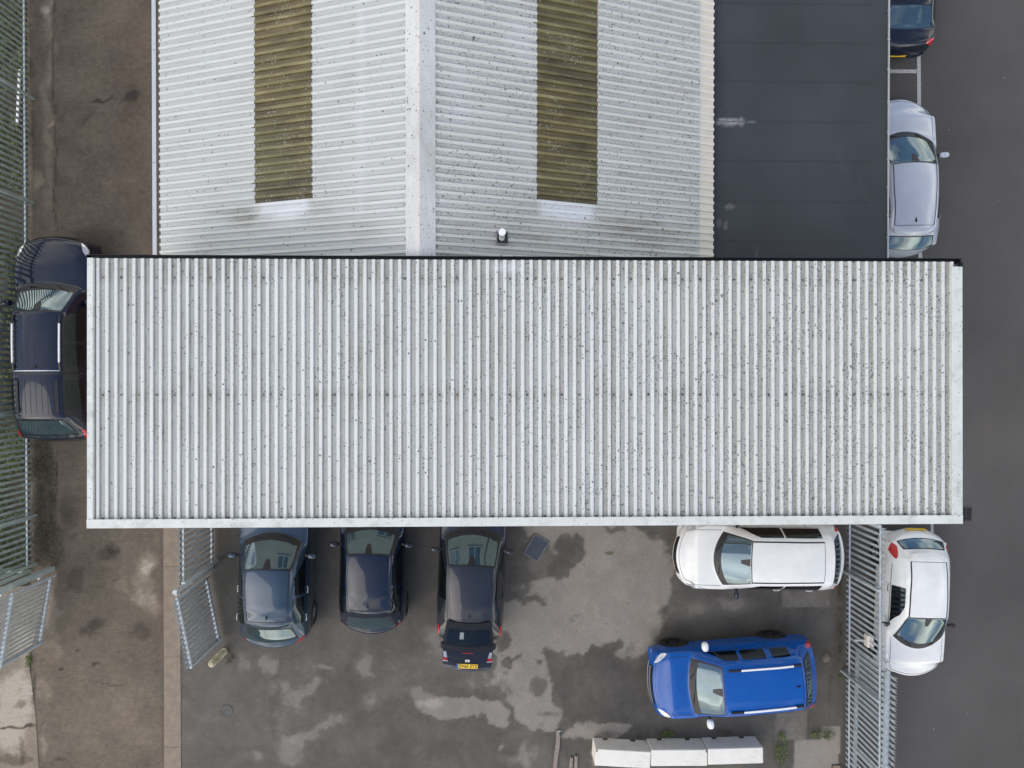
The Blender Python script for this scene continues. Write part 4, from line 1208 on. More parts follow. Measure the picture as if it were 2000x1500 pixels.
# keep only what stands on the grass side
meta(mb.build('grass', MAT_GRASS), 'rough green undergrowth behind the left palisade fence', None, kind='stuff')
mb = MB()
def mp_(x, y): return min(1, max(0, (noise.noise(Vector((x * 1.8, y * 1.8, 1))) + .35) * 1.3))
for (px, py, rx, ry, n) in ((85, 950, 26, 120, 2600), (90, 1060, 34, 48, 1600), (62, 900, 12, 40, 300), (62, 350, 8, 330, 900), (60, 70, 6, 80, 160), (58, 1290, 7, 22, 160), (66, 1350, 3, 50, 120)):
    c = G(px, py); D = CAM_H / F
    leaves(mb, c.x, c.y, rx * D, ry * D, n, .035, .022, .006, mp_, .25)
meta(mb.build('leaf_litter', MAT_MOSS), 'brown moss and dead leaves along the foot of the left fence', None, kind='stuff')
WEEDS = [((1525, 1462), (11, 34), 620, .16, 'strip of green weeds growing beside the pale slab, right of the white barriers'),
         ((1606, 1434), (26, 7), 260, .08, 'yellow-green weeds along the top edge of the pale concrete slab near the right-hand fence'),
         ((1641, 1324), (6, 6), 90, .10, 'small green weed tuft at the foot of the right-hand fence behind the blue car'),
         ((1302, 1432), (14, 6), 150, .08, 'low weeds above the middle white barrier block'),
         ((1412, 1430), (18, 7), 130, .07, 'dark low weeds above the rightmost white barrier block'),
         ((446, 1282), (10, 12), 130, .07, 'weeds round the foot of the mossy bollard'),
         ((1190, 1080), (9, 3), 40, .03, 'tiny flat moss patch on the pale dry asphalt below the white roof'),
         ((57, 1290), (7, 12), 150, .10, 'weed tuft in the crack by the tip of the lower left gate'),
         ((1640, 1190), (6, 110), 420, .05, 'sparse brown weeds along the foot of the right-hand fence behind the white estate car')]
for (px, py), (rx, ry), n, h, lab in WEEDS:
    c = G(px, py); D = CAM_H / F
    mb = MB(c); leaves(mb, c.x, c.y, rx * D, ry * D, int(n * 1.9), h, .022, .008, lambda x, y: min(1, max(.15, noise.noise(Vector((x * 4, y * 4, 2))) * 1.4 + .6)))
    o = mb.build('weeds', MAT_WEED if n not in (130, 420) else MAT_MOSS, None, c)
    meta(o, lab, 'weeds')
# ================================================================ CARS
def pchip(x, Y, xq):
    """monotone cubic interpolation; Y (n, k)"""
    x = np.asarray(x, float); Y = np.asarray(Y, float); h = np.diff(x)[:, None]; dl = np.diff(Y, axis=0) / h
    m = np.zeros_like(Y)
    m[1:-1] = np.where(dl[:-1] * dl[1:] > 0, 2 * dl[:-1] * dl[1:] / np.where(np.abs(dl[:-1] + dl[1:]) < 1e-12, 1, dl[:-1] + dl[1:]), 0)
    m[0], m[-1] = dl[0], dl[-1]
    i = np.clip(np.searchsorted(x, xq, 'right') - 1, 0, len(x) - 2)
    t = ((xq - x[i]) / h[i, 0])[:, None]; hh = h[i]
    return (Y[i] * (2 * t**3 - 3 * t**2 + 1) + m[i] * hh * (t**3 - 2 * t**2 + t) + Y[i + 1] * (-2 * t**3 + 3 * t**2) + m[i + 1] * hh * (t**3 - t**2))

class Body:
    """lofted car skin. t: metres behind the nose; v: 0 roof centre line ... 2 roof edge, 3 belt line ... 7 underside; sign = side (+ left)"""
    def __init__(s, st, W):
        # station: t, x, w, z0, zb, wb, wt, ze, zc, bow
        s.hw = W / 2
        s.T = np.array([r[0] for r in st], float)
        rows = []
        for (t, x, w, z0, zb, wb, wt, ze, zc, bow) in st:
            hw = s.hw; w, wb, wt = w * hw, wb * hw, wt * hw
            pts = [(0, zc), (.62 * wt, zc - .28 * (zc - ze)), (wt, ze), (wb, zb), (w * .993, zb - .22 * (zb - z0)), (w, z0 + .48 * (zb - z0)), (w * .975, z0 + .16 * (zb - z0)), (w * .86, z0)]
            rows.append([x, bow] + [c for p in pts for c in p])
        s.Y = np.array(rows)
    def S(s, t, v):
        t = np.atleast_1d(np.asarray(t, float)); v = np.atleast_1d(np.asarray(v, float))
        q = pchip(s.T, s.Y, np.clip(t, s.T[0], s.T[-1]))
        x0, bow = q[:, 0], q[:, 1]; P = q[:, 2:].reshape(len(t), 8, 2)
        av = np.clip(np.abs(v), 0, 7)
        # catmull-like smooth interpolation along the ring
        i = np.clip(av.astype(int), 0, 6); f = av - i; n = np.arange(len(t))
        p1, p2 = P[n, i], P[n, i + 1]
        pm = P[n, np.clip(i - 1, 0, 7)].copy(); pp = P[n, np.clip(i + 2, 0, 7)]
        z0 = i == 0
        pm[z0, 0] = -P[n, 1][z0, 0]; pm[z0, 1] = P[n, 1][z0, 1]
        l1 = np.linalg.norm(p2 - p1, axis=1)[:, None] + 1e-6
        def tang(a, b, c):
            la = np.linalg.norm(b - a, axis=1)[:, None] + 1e-6; lb = np.linalg.norm(c - b, axis=1)[:, None] + 1e-6
            return (b - a) / la * lb / (la + lb) + (c - b) / lb * la / (la + lb)
        m1 = tang(pm, p1, p2) * l1; m2 = tang(p1, p2, pp) * l1
        k = .8
        f = f[:, None]
        q2 = p1 * (2 * f**3 - 3 * f**2 + 1) + k * m1 * (f**3 - 2 * f**2 + f) + p2 * (-2 * f**3 + 3 * f**2) + k * m2 * (f**3 - f**2)
        q2 = q2 + (1 - k) * 0
        lin = p1 * (1 - f) + p2 * f
        y = q2[:, 0]; z = q2[:, 1]
        x = x0 + bow * (y / s.hw) ** 2
        return np.stack([-x, np.sign(v + 1e-12) * y, z], 1)      # car points along +x, nose at x = 0
    def N(s, t, v):
        e = .004
        a = s.S(np.asarray(t) + e, v) - s.S(np.asarray(t) - e, v); b = s.S(t, np.asarray(v) + e * 3) - s.S(t, np.asarray(v) - e * 3)
        n = np.cross(b, a); n /= np.linalg.norm(n, axis=1)[:, None] + 1e-12
        p = s.S(t, v)
        # point outwards
        sgn = np.sign(np.sum(n * (p - np.stack([p[:, 0], p[:, 1] * 0, p[:, 2] * 0 + .55], 1)), axis=1)); sgn[sgn == 0] = 1
        return n * sgn[:, None]
    def skin(s, name, mats, parent, off, wheels, wr=.37):
        T = []
        for a, b in zip(s.T[:-1], s.T[1:]): 
            n = max(2, min(8, int((b - a) / .06) + 2)); T += list(np.linspace(a, b, n, endpoint=False))
        T.append(s.T[-1]); T = np.array(T)
        V = np.concatenate([np.linspace(i, i + 1, 5 if i < 6 else 4, endpoint=False) for i in range(7)] + [[7.0]])
        V = np.concatenate([-V[::-1], V[1:]])
        TT, VV = np.meshgrid(T, V, indexing='ij')
        P = s.S(TT.ravel(), VV.ravel()) + np.array(off)
        nt, nv = TT.shape
        fs = []
        for a in range(nt - 1):
            for b in range(nv - 1):
                i = a * nv + b; fs.append((i, i + nv, i + nv + 1, i + 1))
            fs.append((a * nv + nv - 1, (a + 1) * nv + nv - 1, (a + 1) * nv, a * nv))
        fs.append(tuple(range(nv))); fs.append(tuple((nt - 1) * nv + b for b in range(nv - 1, -1, -1)))
        me = bpy.data.meshes.new(name)
        me.from_pydata([tuple(p) for p in P], [], fs)
        for m in mats: me.materials.append(m)
        me.polygons.foreach_set('use_smooth', [True] * (len(fs) - 2) + [False] * 2)
        me.update()
        import bmesh
        bm = bmesh.new(); bm.from_mesh(me); bmesh.ops.recalc_face_normals(bm, faces=bm.faces); bm.to_mesh(me); bm.free()
        # wheel arches
        cut = MB()
        for wx, rr in wheels:
            for sg in (-1, 1):
                y0, y1 = sorted((sg * (s.hw - .26), sg * (s.hw + .2)))
                cut.tube([(wx + off[0], y0, rr), (wx + off[0], y1, rr)], wr + (rr - .32), 28, 0, True, False)
        cm = cut.mesh('cut', [MAT_DARK])
        bm = bmesh.new(); bm.from_mesh(cm); bmesh.ops.recalc_face_normals(bm, faces=bm.faces); bm.to_mesh(cm); bm.free()
        co = bpy.data.objects.new('cut', cm); bo = bpy.data.objects.new('tmp', me)
        col.objects.link(co); col.objects.link(bo)
        md = bo.modifiers.new('b', 'BOOLEAN'); md.operation = 'DIFFERENCE'; md.object = co; md.solver = 'EXACT'
        try: md.material_mode = 'TRANSFER'
        except Exception: pass
        dg = bpy.context.evaluated_depsgraph_get()
        me2 = bpy.data.meshes.new_from_object(bo.evaluated_get(dg))
        me2.name = name
        bpy.data.objects.remove(bo); bpy.data.objects.remove(co)
        ok = len(me2.polygons) > 200
        return link(name, me2 if ok else me, parent)
    def patch(s, mb, quad, off, lift=.004, mi=0, n=(10, 10), k=.0):
        """surface patch inside a (t, v) quad given as four corners, corners rounded by k"""
        a, b, c, d = [np.array(q, float) for q in quad]
        S_, T_ = np.meshgrid(np.linspace(-1, 1, n[0]), np.linspace(-1, 1, n[1]), indexing='ij')
        s2 = S_ * np.sqrt(1 - k * T_**2 / 2); t2 = T_ * np.sqrt(1 - k * S_**2 / 2)
        u, w = (s2 + 1) / 2, (t2 + 1) / 2
        uv = a * ((1 - u) * (1 - w))[..., None] + b * (u * (1 - w))[..., None] + c * (u * w)[..., None] + d * ((1 - u) * w)[..., None]
        uv = uv.reshape(-1, 2)
        P = s.S(uv[:, 0], uv[:, 1]); Nn = s.N(uv[:, 0], uv[:, 1])
        top = P + Nn * lift + np.array(off)
        nu, nv = n
        i = np.arange(nu * nv).reshape(nu, nv)
        fs = [(int(i[x, y]), int(i[x + 1, y]), int(i[x + 1, y + 1]), int(i[x, y + 1])) for x in range(nu - 1) for y in range(nv - 1)]
        f0 = fs[len(fs) // 2]
        nn = np.cross(top[f0[1]] - top[f0[0]], top[f0[2]] - top[f0[0]])
        if np.dot(nn, Nn[f0[0]]) < 0: fs = [f[::-1] for f in fs]
        mb.add([tuple(p) for p in top], fs, mi, True)
    def strip(s, mb, pts, w, off, lift=.003, mi=0, step=.06):
        """thin band along a (t, v) polyline"""
        uv = []
        for a, b in zip(pts[:-1], pts[1:]):
            pa, pb = s.S([a[0]], [a[1]])[0], s.S([b[0]], [b[1]])[0]
            n = max(2, int(np.linalg.norm(pb - pa) / step) + 1)
            for j in range(n): uv.append((a[0] + (b[0] - a[0]) * j / n, a[1] + (b[1] - a[1]) * j / n))
        uv.append(pts[-1]); uv = np.array(uv, float)
        P = s.S(uv[:, 0], uv[:, 1]); Nn = s.N(uv[:, 0], uv[:, 1])
        D = np.gradient(P, axis=0); D /= np.linalg.norm(D, axis=1)[:, None] + 1e-9
        B = np.cross(Nn, D); B /= np.linalg.norm(B, axis=1)[:, None] + 1e-9
        A = P + Nn * lift + np.array(off)
        vs = [tuple(p) for p in (A - B * w / 2)] + [tuple(p) for p in (A + B * w / 2)]; n = len(uv)
        mb.add(vs, [(i, i + 1, i + 1 + n, i + n) for i in range(n - 1)], mi, True)

def make_wheel(parent, x, y, r, side, rim_mat, w=.20):
    mb = MB()
    prof = [(-.5, .60), (-.5, .90), (-.42, .985), (-.25, 1.0), (.25, 1.0), (.42, .985), (.5, .92), (.5, .66), (.40, .62)]
    n = 32; vs = []
    for a in range(n):
        t = 2 * PI * a / n
        for (u, q) in prof: vs.append((r * q * math.cos(t), u * w, r * q * math.sin(t)))
    k = len(prof)
    mb.add(vs, [(a * k + i, a * k + i + 1, ((a + 1) % n) * k + i + 1, ((a + 1) % n) * k + i) for a in range(n) for i in range(k - 1)], 0, True)
    wl_ = mb.build('wheel', MAT_RUBBER, parent, (x, y, r)); 
    mb = MB()
    R1, yo = r * .64, w * .40 * side
    ring_o = [(R1 * math.cos(2 * PI * a / n), yo, R1 * math.sin(2 * PI * a / n)) for a in range(n)]
    ring_i = [(R1 * .90 * math.cos(2 * PI * a / n), yo - .012 * side, R1 * .90 * math.sin(2 * PI * a / n)) for a in range(n)]
    back = [(R1 * .90 * math.cos(2 * PI * a / n), yo - .07 * side, R1 * .90 * math.sin(2 * PI * a / n)) for a in range(n)]
    mb.add(ring_o + ring_i, [(a, (a + 1) % n, (a + 1) % n + n, a + n) for a in range(n)], 0)
    mb.add(ring_i + back, [(a, (a + 1) % n, (a + 1) % n + n, a + n) for a in range(n)], 0)
    mb.add(back, [tuple(range(n))], 1)
    mb.tube([(0, yo - .05 * side, 0), (0, yo + .004 * side, 0)], r * .13, 14, 0)
    for q in range(5):
        a = 2 * PI * q / 5 + .3
        for da in (-.13, .13):
            p0 = Vector((math.cos(a) * r * .1, yo - .008 * side, math.sin(a) * r * .1)); p1 = Vector((math.cos(a + da * 1.2) * R1 * .93, yo - .012 * side, math.sin(a + da * 1.2) * R1 * .93))
            mb.beam(p0, p1, .024, .022, up=(0, 1, 0))
    mb.build('rim', [rim_mat, MAT_DARK], wl_)

def text_mesh(s, size, th=.002):
    cu = bpy.data.curves.new('t', 'FONT'); cu.body = s; cu.size = size; cu.align_x = 'CENTER'; cu.align_y = 'CENTER'; cu.extrude = th / 2; cu.offset = .002
    o = bpy.data.objects.new('t', cu); col.objects.link(o)
    me = bpy.data.meshes.new_from_object(o.evaluated_get(bpy.context.evaluated_depsgraph_get()))
    bpy.data.objects.remove(o); return me

def number_plate(parent, loc, tilt, mat, text=None, w=.52, rear=True, yaw=0):
    """plate facing backwards (-x); tilt: degrees leaning towards the sky"""
    a = R(90 - tilt)
    # local frame: X right as read from behind, Y up the plate, Z out
    M = Matrix.Rotation(R(-90 if rear else 90), 4, 'Z') @ Matrix.Rotation(a, 4, 'X')
    mb = MB(); mb.box(-w / 2, w / 2, -.056, .056, -.004, .004)
    p = mb.build('number_plate', mat, parent); p.matrix_local = Matrix.Translation(loc) @ M
    if text:
        me = text_mesh(text, .112); me.materials.clear(); me.materials.append(MAT_INK)
        q = link('lettering', me, p); q.location = (.022, 0, .006); q.scale = (.82, 1, 1)
        xs = [v.co.x for v in me.vertices]; q.scale.x = .455 / max(1e-3, (max(xs) - min(xs)))
        mb = MB(); mb.box(-w / 2, -w / 2 + .042, -.056, .056, .0042, .006); mb.build('country_band', MAT_BLUE, p)
    return p

def ellipsoid(mb, c, r, n=12, mi=0, sq=1.0):
    vs, fs = [], []
    for i in range(n + 1):
        ph = PI * i / n - PI / 2
        for j in range(2 * n):
            th = PI * j / n
            cx, cy, cz = math.cos(ph) * math.cos(th), math.cos(ph) * math.sin(th), math.sin(ph)
            f = lambda q: math.copysign(abs(q) ** sq, q)
            vs.append((c[0] + r[0] * f(cx), c[1] + r[1] * f(cy), c[2] + r[2] * f(cz)))
    m = 2 * n
    for i in range(n):
        for j in range(m): fs.append((i * m + j, i * m + (j + 1) % m, (i + 1) * m + (j + 1) % m, (i + 1) * m + j))
    mb.add(vs, fs, mi, True)

def make_car(name, label, cat, front_px, rear_px, W, H, col_m, o, zref=.55):
    """front_px / rear_px: middle of the bumpers in the photograph at height zref (either may be given with o['L'])"""
    f, r = G(*front_px, zref), G(*rear_px, zref)
    d = (f - r); L = o.get('L', d.length); d.normalize()
    if o.get('anchor') == 'rear': f = r + d * L
    c = f - d * L / 2
    yaw = math.atan2(d.y, d.x)
    root = thing(name, label, cat, (c.x, c.y, 0), yaw)
    off = (L / 2, 0, 0)
    xc, xh, xr, xg = o['xc'], o['xh'], o['xr'], o['xg']
    zf, zc, zg, zt = o.get('zf', .74), o.get('zc', .98), o['zg'], o['zt']
    wr = o.get('wr', .64); wrr = o.get('wrr', wr); belt = o.get('belt', .93)
    zb0 = zc - .07; gz0 = .20 + o.get('lift', 0)
    fb_, fw = o.get('fbow', .26), o.get('fw', .90)
    def lerp(a, b, t): return a + (b - a) * t
    st = [(-.12, .05, fw, .36, .50, fw, .62, .515, .52, fb_), (-.03, .0, fw + .01, .26, .56, fw, .62, .58, .60, fb_),
          (.10, .07, .955, gz0 + .02, zf - .09, .90, .70, zf - .035, zf, fb_ * .95),
          (.32, .30, .985, gz0, zf - .01, .93, .76, zf + .045, zf + .08, fb_ * .6),
          (xc * .62, xc * .62, 1.0, gz0, lerp(zf, zb0, .66), .945, .79, lerp(zf, zc, .72) - .01, lerp(zf, zc, .76) + .02, -.02),
          (xc - .05, xc - .05, 1.0, gz0, zb0, belt + .01, .80, zc - .04, zc - .002, -.0)]
    hz = (zc, H - .035)
    cb = o.get('cbow', .22)      # cowl sweeps forward at the centre: x grows with y^2
    st[-1] = st[-1][:-1] + (cb,)
    st.append((xc, xc, 1.0, gz0, zb0 + .005, belt, .81, zc - .03, zc + .01, cb))
    for q in (.12, .5, .88):
        st.append((lerp(xc, xh, q),) * 2 + (1.0, gz0, zb0 + .03 * q, belt, lerp(.81, wr + .015, q), lerp(zc - .03, H - .10, q), lerp(zc + .01, H - .03, q) + .01 * math.sin(PI * q), lerp(cb, o.get('hbow', .07), q)))
    st.append((xh, xh, 1.0, gz0, zb0 + .03, belt, wr + .01, H - .095, H - .028, o.get('hbow', .07)))
    st.append((lerp(xh, xr, .3),) * 2 + (1.0, gz0, zb0 + .05, belt, wr + .01, H - .07, H, .02))
    st.append((lerp(xh, xr, .65),) * 2 + (1.0, gz0, zb0 + .08, belt, lerp(wr, wrr, .6), H - .075, H - .005, 0))
    hr = o.get('hr', H - .06)
    st.append((xr - .10, xr - .10, .995, gz0, zb0 + .11, belt - .01, wrr, hr - .06, hr + .01, -.02))
    st.append((xr, xr, .99, gz0, zb0 + .11, belt - .02, wrr - .01, hr - .075, hr - .005, -.05))
    rb = o.get('rbow', -.12)
    for q in (.15, .5, .88):
        st.append((lerp(xr, xg, q),) * 2 + (lerp(.99, .97, q), gz0, lerp(zb0 + .11, min(zg - .07, zb0 + .11), q), lerp(belt - .02, .90, q), lerp(wrr - .01, .76, q), lerp(hr - .075, zg - .04, q), lerp(hr - .005, zg + .005, q), lerp(-.05, rb, q)))
    st.append((xg, xg, .97, gz0, min(zg - .07, zb0 + .11), .90, .77, zg - .045, zg, rb))
    if L - xg > .30:
        st.append((lerp(xg, L, .55),) * 2 + (.955, gz0, zt - .03, .89, .76, zt + .02, lerp(zg, zt, .45) + .02, rb * 1.2))
    st.append((L - .10, L - .10, .94, gz0 + .02, zt - .10, .88, .72, zt - .03, zt, rb * 1.6))
    st.append((L - .02, L, .90, .28, .60, .86, .66, .63, .66, rb * 1.7))
    st.append((L + .10, L - .05, .88, .38, .50, .86, .62, .515, .52, rb * 1.7))
    B = Body(st, W)
    rr = o.get('wheel', .315); wf, wb_ = o.get('wf', .82), o.get('wb', L - .78)
    body = B.skin('body', [col_m, MAT_DARK], root, off, [(-wf, rr), (-wb_, rr)], rr + .045)
    rim = o.get('rim', MAT_ALLOY)
    for wx in (wf, wb_):
        for sg in (1, -1): make_wheel(root, L / 2 - wx, sg * (W / 2 - o.get('inset', .10)), rr, sg, rim)
    # glass
    def P(nm, quads, m, parent=root, lift=.005, k=.0, n=(12, 14)):
        mb = MB()
        for q in quads: B.patch(mb, q, off, lift, 0, n, k)
        return mb.build(nm, m, parent)
    gm = o.get('glass', MAT_GLASS)
    P('windscreen_surround', [[(xc + .005, -1.97), (xh - .0, -1.97), (xh - .0, 1.97), (xc + .005, 1.97)]], MAT_BLACK, lift=.004, k=.05)
    ws = P('windscreen', [[(xc + .17, -1.80), (xh - .035, -1.84), (xh - .035, 1.84), (xc + .17, 1.80)]], gm, lift=.009, k=.13)
    P('mirror_mount', [[(xh - .24, -.13), (xh - .035, -.30), (xh - .035, .30), (xh - .24, .13)]], MAT_BLACK, ws, lift=.011, k=.1, n=(4, 5))
    mb = MB()
    for (a, b, c_, d_) in o.get('wipers', ((xc + .06, .9, xc + .16, -.55), (xc + .05, -.5, xc + .20, -1.5))):
        pa, pb = B.S([a], [b])[0], B.S([c_], [d_])[0]; na = B.N([a], [b])[0]
        q0 = Vector(pa + na * .022 + np.array(off)); q1 = Vector(pb + na * .022 + np.array(off))
        mb.tube([q0, (q0 + q1) / 2 + Vector((.0, 0, .008)), q1], [.012, .009, .006], 6)
    mb.build('wiper', MAT_BLACK, root)
    # rear window
    ks = o.get('rear_glass', (.10, .05))
    t0, t1 = xr + ks[0] * (xg - xr), xg - ks[1] * (xg - xr)
    P('rear_surround', [[(t0 - .02, -1.97), (t1 + .02, -2.0), (t1 + .02, 2.0), (t0 - .02, 1.97)]], o.get('rear_sur', MAT_BLACK), lift=.004, k=.16)
    P('rear_window', [[(t0, -1.80), (t1, -1.86), (t1, 1.86), (t0, 1.80)]], o.get('rglass', gm), lift=.009, k=.2)
    # side windows
    for sg in (1, -1):
        wins = o.get('side', [(xc + .32, xh + .75, xh + .30), (xh + .82, xr - .25, xh + .82)])
        for i, (ta, tb, tu) in enumerate(wins):
            P('side_window', [[(ta, sg * 2.90), (tu, sg * o.get('wv', 2.18)), (tb, sg * o.get('wv', 2.18)), (tb, sg * 2.93)]], MAT_GLASS_DARK if o.get('dark_side', True) else gm, lift=.006, k=.06, n=(10, 8))
    # seams
    mb = MB()
    dk = .010
    if o.get('ditch', True):
        for sg in (1, -1): B.strip(mb, [(xh - .02, sg * 1.80), (lerp(xh, xr, .5), sg * 1.80), (o.get('seam_t', xr - .06), sg * 1.80)], o.get('ditch_w', .022), off, .004)
    sm_ = o.get('seam_t', xr - .06)
    B.strip(mb, [(sm_, -1.85), (sm_, 0), (sm_, 1.85)], dk, off, .004)
    B.strip(mb, [(.16, -1.9), (.16, 0), (.16, 1.9)], dk, off, .003)
    for sg in (1, -1):
        B.strip(mb, [(.16, sg * 1.9), (.45, sg * 2.2), (xc - .06, sg * 2.25)], dk, off, .003)
        for td in o.get('doors', (xc + .12, xh + .78, xr - .55)):
            B.strip(mb, [(td, sg * 3.05), (td - .03, sg * 4), (td, sg * 5), (td + .04, sg * 6)], .008, off, .003)
        B.strip(mb, [(xc + .10, sg * 6.25), (xr - .5, sg * 6.25)], .010, off, .003)
        B.strip(mb, [(xc + .25, sg * 3.0), (xr - .2, sg * 3.02)], .016, off, .004)
    mb.build('seam', MAT_BLACK, root)
    # lamps
    if o.get('head', True):
        hl = o.get('headlamp', [(.06, 2.05), (.42, 2.35), (.62, 3.1), (.14, 3.25)])
        for sg in (1, -1): P('headlamp', [[(a, sg * b) for a, b in hl]], MAT_LAMP_CLEAR, lift=.005, k=.35, n=(8, 8))
        P('grille', [[(.005, -1.6), (.085, -1.55), (.085, 1.55), (.005, 1.6)]], MAT_BLACK, lift=.006, k=.2, n=(5, 12))
    tl = o.get('taillamp', [(L - .34, 2.45), (L - .04, 2.35), (L - .03, 3.7), (L - .22, 3.6)])
    for sg in (1, -1): P('tail_lamp', [[(a, sg * b) for a, b in tl]], MAT_LAMP_RED, lift=.007, k=.3, n=(8, 8))
    # handles
    for sg in (1, -1):
        for td in o.get('handles', (xh + .62, xr - .35)):
            p = Vector(B.S([td], [sg * 3.35])[0] + np.array(off)); n_ = Vector(B.N([td], [sg * 3.35])[0])
            mb = MB(); mb.tube([p + Vector((.09, 0, 0)), p + Vector((.06, 0, 0)) + n_ * .024, p + Vector((-.06, 0, 0)) + n_ * .024, p + Vector((-.09, 0, 0))], .0085, 8)
            mb.build('door_handle', o.get('handle_mat', col_m), root)
    # mirrors
    mm = o.get('mirror_mat', col_m)
    for sg in (1, -1):
        p = Vector(B.S([xc + .38], [sg * 2.95])[0] + np.array(off))
        mb = MB(); ms = o.get('mirror', (.07, .12, .075))
        ellipsoid(mb, (p.x + .0, p.y + sg * (.04 + ms[1]), p.z + .07), ms, 10, 0, .75)
        m_ = mb.build('mirror', mm, root)
        mb = MB(); mb.beam(p - Vector((0, sg * .02, -.02)), (p.x, p.y + sg * .09, p.z + .05), .06, .03); mb.build('stalk', MAT_BLACK, m_)
    # aerial
    if o.get('fin', True):
        p = B.S([xr - .22], [0.0])[0] + np.array(off)
        mb = MB(); x, y, z = p
        mb.add([(x + .08, -.0, z), (x - .07, -.028, z - .005), (x - .07, .028, z - .005), (x - .055, 0, z + .05), (x - .085, 0, z)], [(0, 3, 1), (0, 2, 3), (1, 3, 4), (3, 2, 4)], 0, False)
        mb.build('aerial', o.get('fin_mat', MAT_BLACK), root)
    if o.get('spoiler'):
        dep, lft = o['spoiler']
        mb = MB()
        n = 13; vs = []
        for j in range(n):
            v = -1.9 + 3.8 * j / (n - 1)
            a = B.S([xr - .05], [v])[0] + np.array(off); b = a + np.array([-dep * (1 - .35 * (v / 1.9) ** 2), 0, -lft])
            vs += [tuple(a + (0, 0, .006)), tuple(b + (0, 0, .004)), tuple(b - (0, 0, .022))]
        mb.add(vs, [(3 * j, 3 * j + 1, 3 * j + 4, 3 * j + 3)[::-1] for j in range(n - 1)] + [(3 * j + 1, 3 * j + 2, 3 * j + 5, 3 * j + 4)[::-1] for j in range(n - 1)], 0, True)
        mb.build('spoiler', o.get('spoiler_mat', col_m), root)
    if o.get('rails'):
        for sg in (1, -1):
            a, b = xh + .12, xr - .12
            v = o.get('rail_v', 1.72)
            p0, p1, p2, p3 = [Vector(B.S([t_], [sg * v])[0] + np.array(off)) + Vector((0, 0, .045)) for t_ in (a + .32, lerp(a, b, .4), lerp(a, b, .7), b - .16)]
            mb = MB(); 
            for q0, q1 in ((p0, p1), (p1, p2), (p2, p3)): mb.beam(q0, q1, .042, .026)
            r_ = mb.build('roof_rail', MAT_PLASTIC_W if o['rails'] == 'white' else MAT_CHROME, root)
            for (ta, tb) in ((a, a + .34), (b - .18, b + .06)):
                q0, q1 = [Vector(B.S([t_], [sg * v])[0] + np.array(off)) + Vector((0, 0, .028)) for t_ in (ta, tb)]
                mb = MB(); mb.beam(q0, q1, .05, .05, bev=.008); mb.build('rail_foot', MAT_BLACK, r_)
    if o.get('plate'):
        px_, tilt, m_, txt = o['plate']
        p = B.S([px_], [0.0])[0] + np.array(off); n_ = B.N([px_], [0.0])[0]
        number_plate(root, Vector(p + n_ * .012), tilt, m_, txt)
    return root, B, off, P, L
BLUE = paint('bright_blue_paint', (.0, .078, .35), .0, .35)
WHITE = paint('white_paint', (.76, .765, .75), 0, .35)
NAVY = paint('dark_navy_paint', (.008, .012, .026), .15, .35)
MIDN = paint('midnight_blue_paint', (.003, .008, .026), .05, .35)
GREY = paint('steel_grey_paint', (.032, .056, .088), .5, .35)
GUN = paint('gunmetal_paint', (.018, .021, .031), .2, .38)
ICE = paint('ice_blue_paint', (.45, .49, .55), .2, .35)
BLK = paint('blue_black_paint', (.010, .014, .028), .15, .35)

# blue off-roader, lower right
rs_, B, off, P, L = make_car('suv', 'bright blue off-roader with white mirrors and roof rails, above the white barriers', 'car', (1264.5, 1329.5), (1585, 1302.8), 1.80, 1.62, BLUE,
    dict(xc=.95, xh=1.70, xr=3.76, xg=4.12, zf=.90, zc=1.08, zg=1.12, zt=1.06, wr=.66, hr=1.56, wv=2.34, inset=.118, lift=.06, wheel=.34, wf=.80, wb=3.40, rails='white', mirror_mat=MAT_PLASTIC_W, mirror=(.085, .12, .10),
         side=[(1.30, 2.17, 1.80), (2.26, 2.88, 2.26), (3.04, 3.50, 3.04)], fin=True, ditch=False, cbow=.16, rbow=-.06, fbow=.20, rim=MAT_ALLOY_DARK, doors=(1.12, 2.21, 2.98), handles=(2.08, 2.86),
         headlamp=[(.07, 1.75), (.24, 1.8), (.46, 2.9), (.24, 3.0)], rail_v=1.62))
P('bumper_trim', [[(-.03, -1.9), (.0, -1.9), (.0, 1.9), (-.03, 1.9)]], MAT_CHROME, rs_, lift=.02, n=(4, 14))
P('grille_slats', [[(.02, -1.5), (.05, -1.5), (.05, 1.5), (.02, 1.5)]], MAT_ALLOY, rs_, lift=.014, n=(4, 12))
# (next car) under the roof edge
make_car('estate_car', 'white estate car nosing left, tucked against the white roof edge inside the yard', 'car', (1312.5, 1081), (1640.5, 1083), 1.72, 1.50, WHITE,
    dict(xc=.94, xh=1.78, xr=3.90, xg=4.24, seam_t=3.64, ditch_w=.035, zf=.76, zc=1.02, zg=1.02, zt=.98, wr=.63, hr=1.43, fin=False, fbow=.36, fw=.84, rim=MAT_ALLOY, rear_glass=(.1, .0), handle_mat=WHITE, cbow=.40, hbow=.12,
         side=[(1.35, 2.62, 2.0), (2.66, 3.62, 2.66)], headlamp=[(.10, 2.1), (.50, 2.15), (.75, 3.0), (.2, 3.3)], mirror_mat=BLK, mirror=(.06, .10, .06), wb=3.62, handles=(2.60, 3.45)))
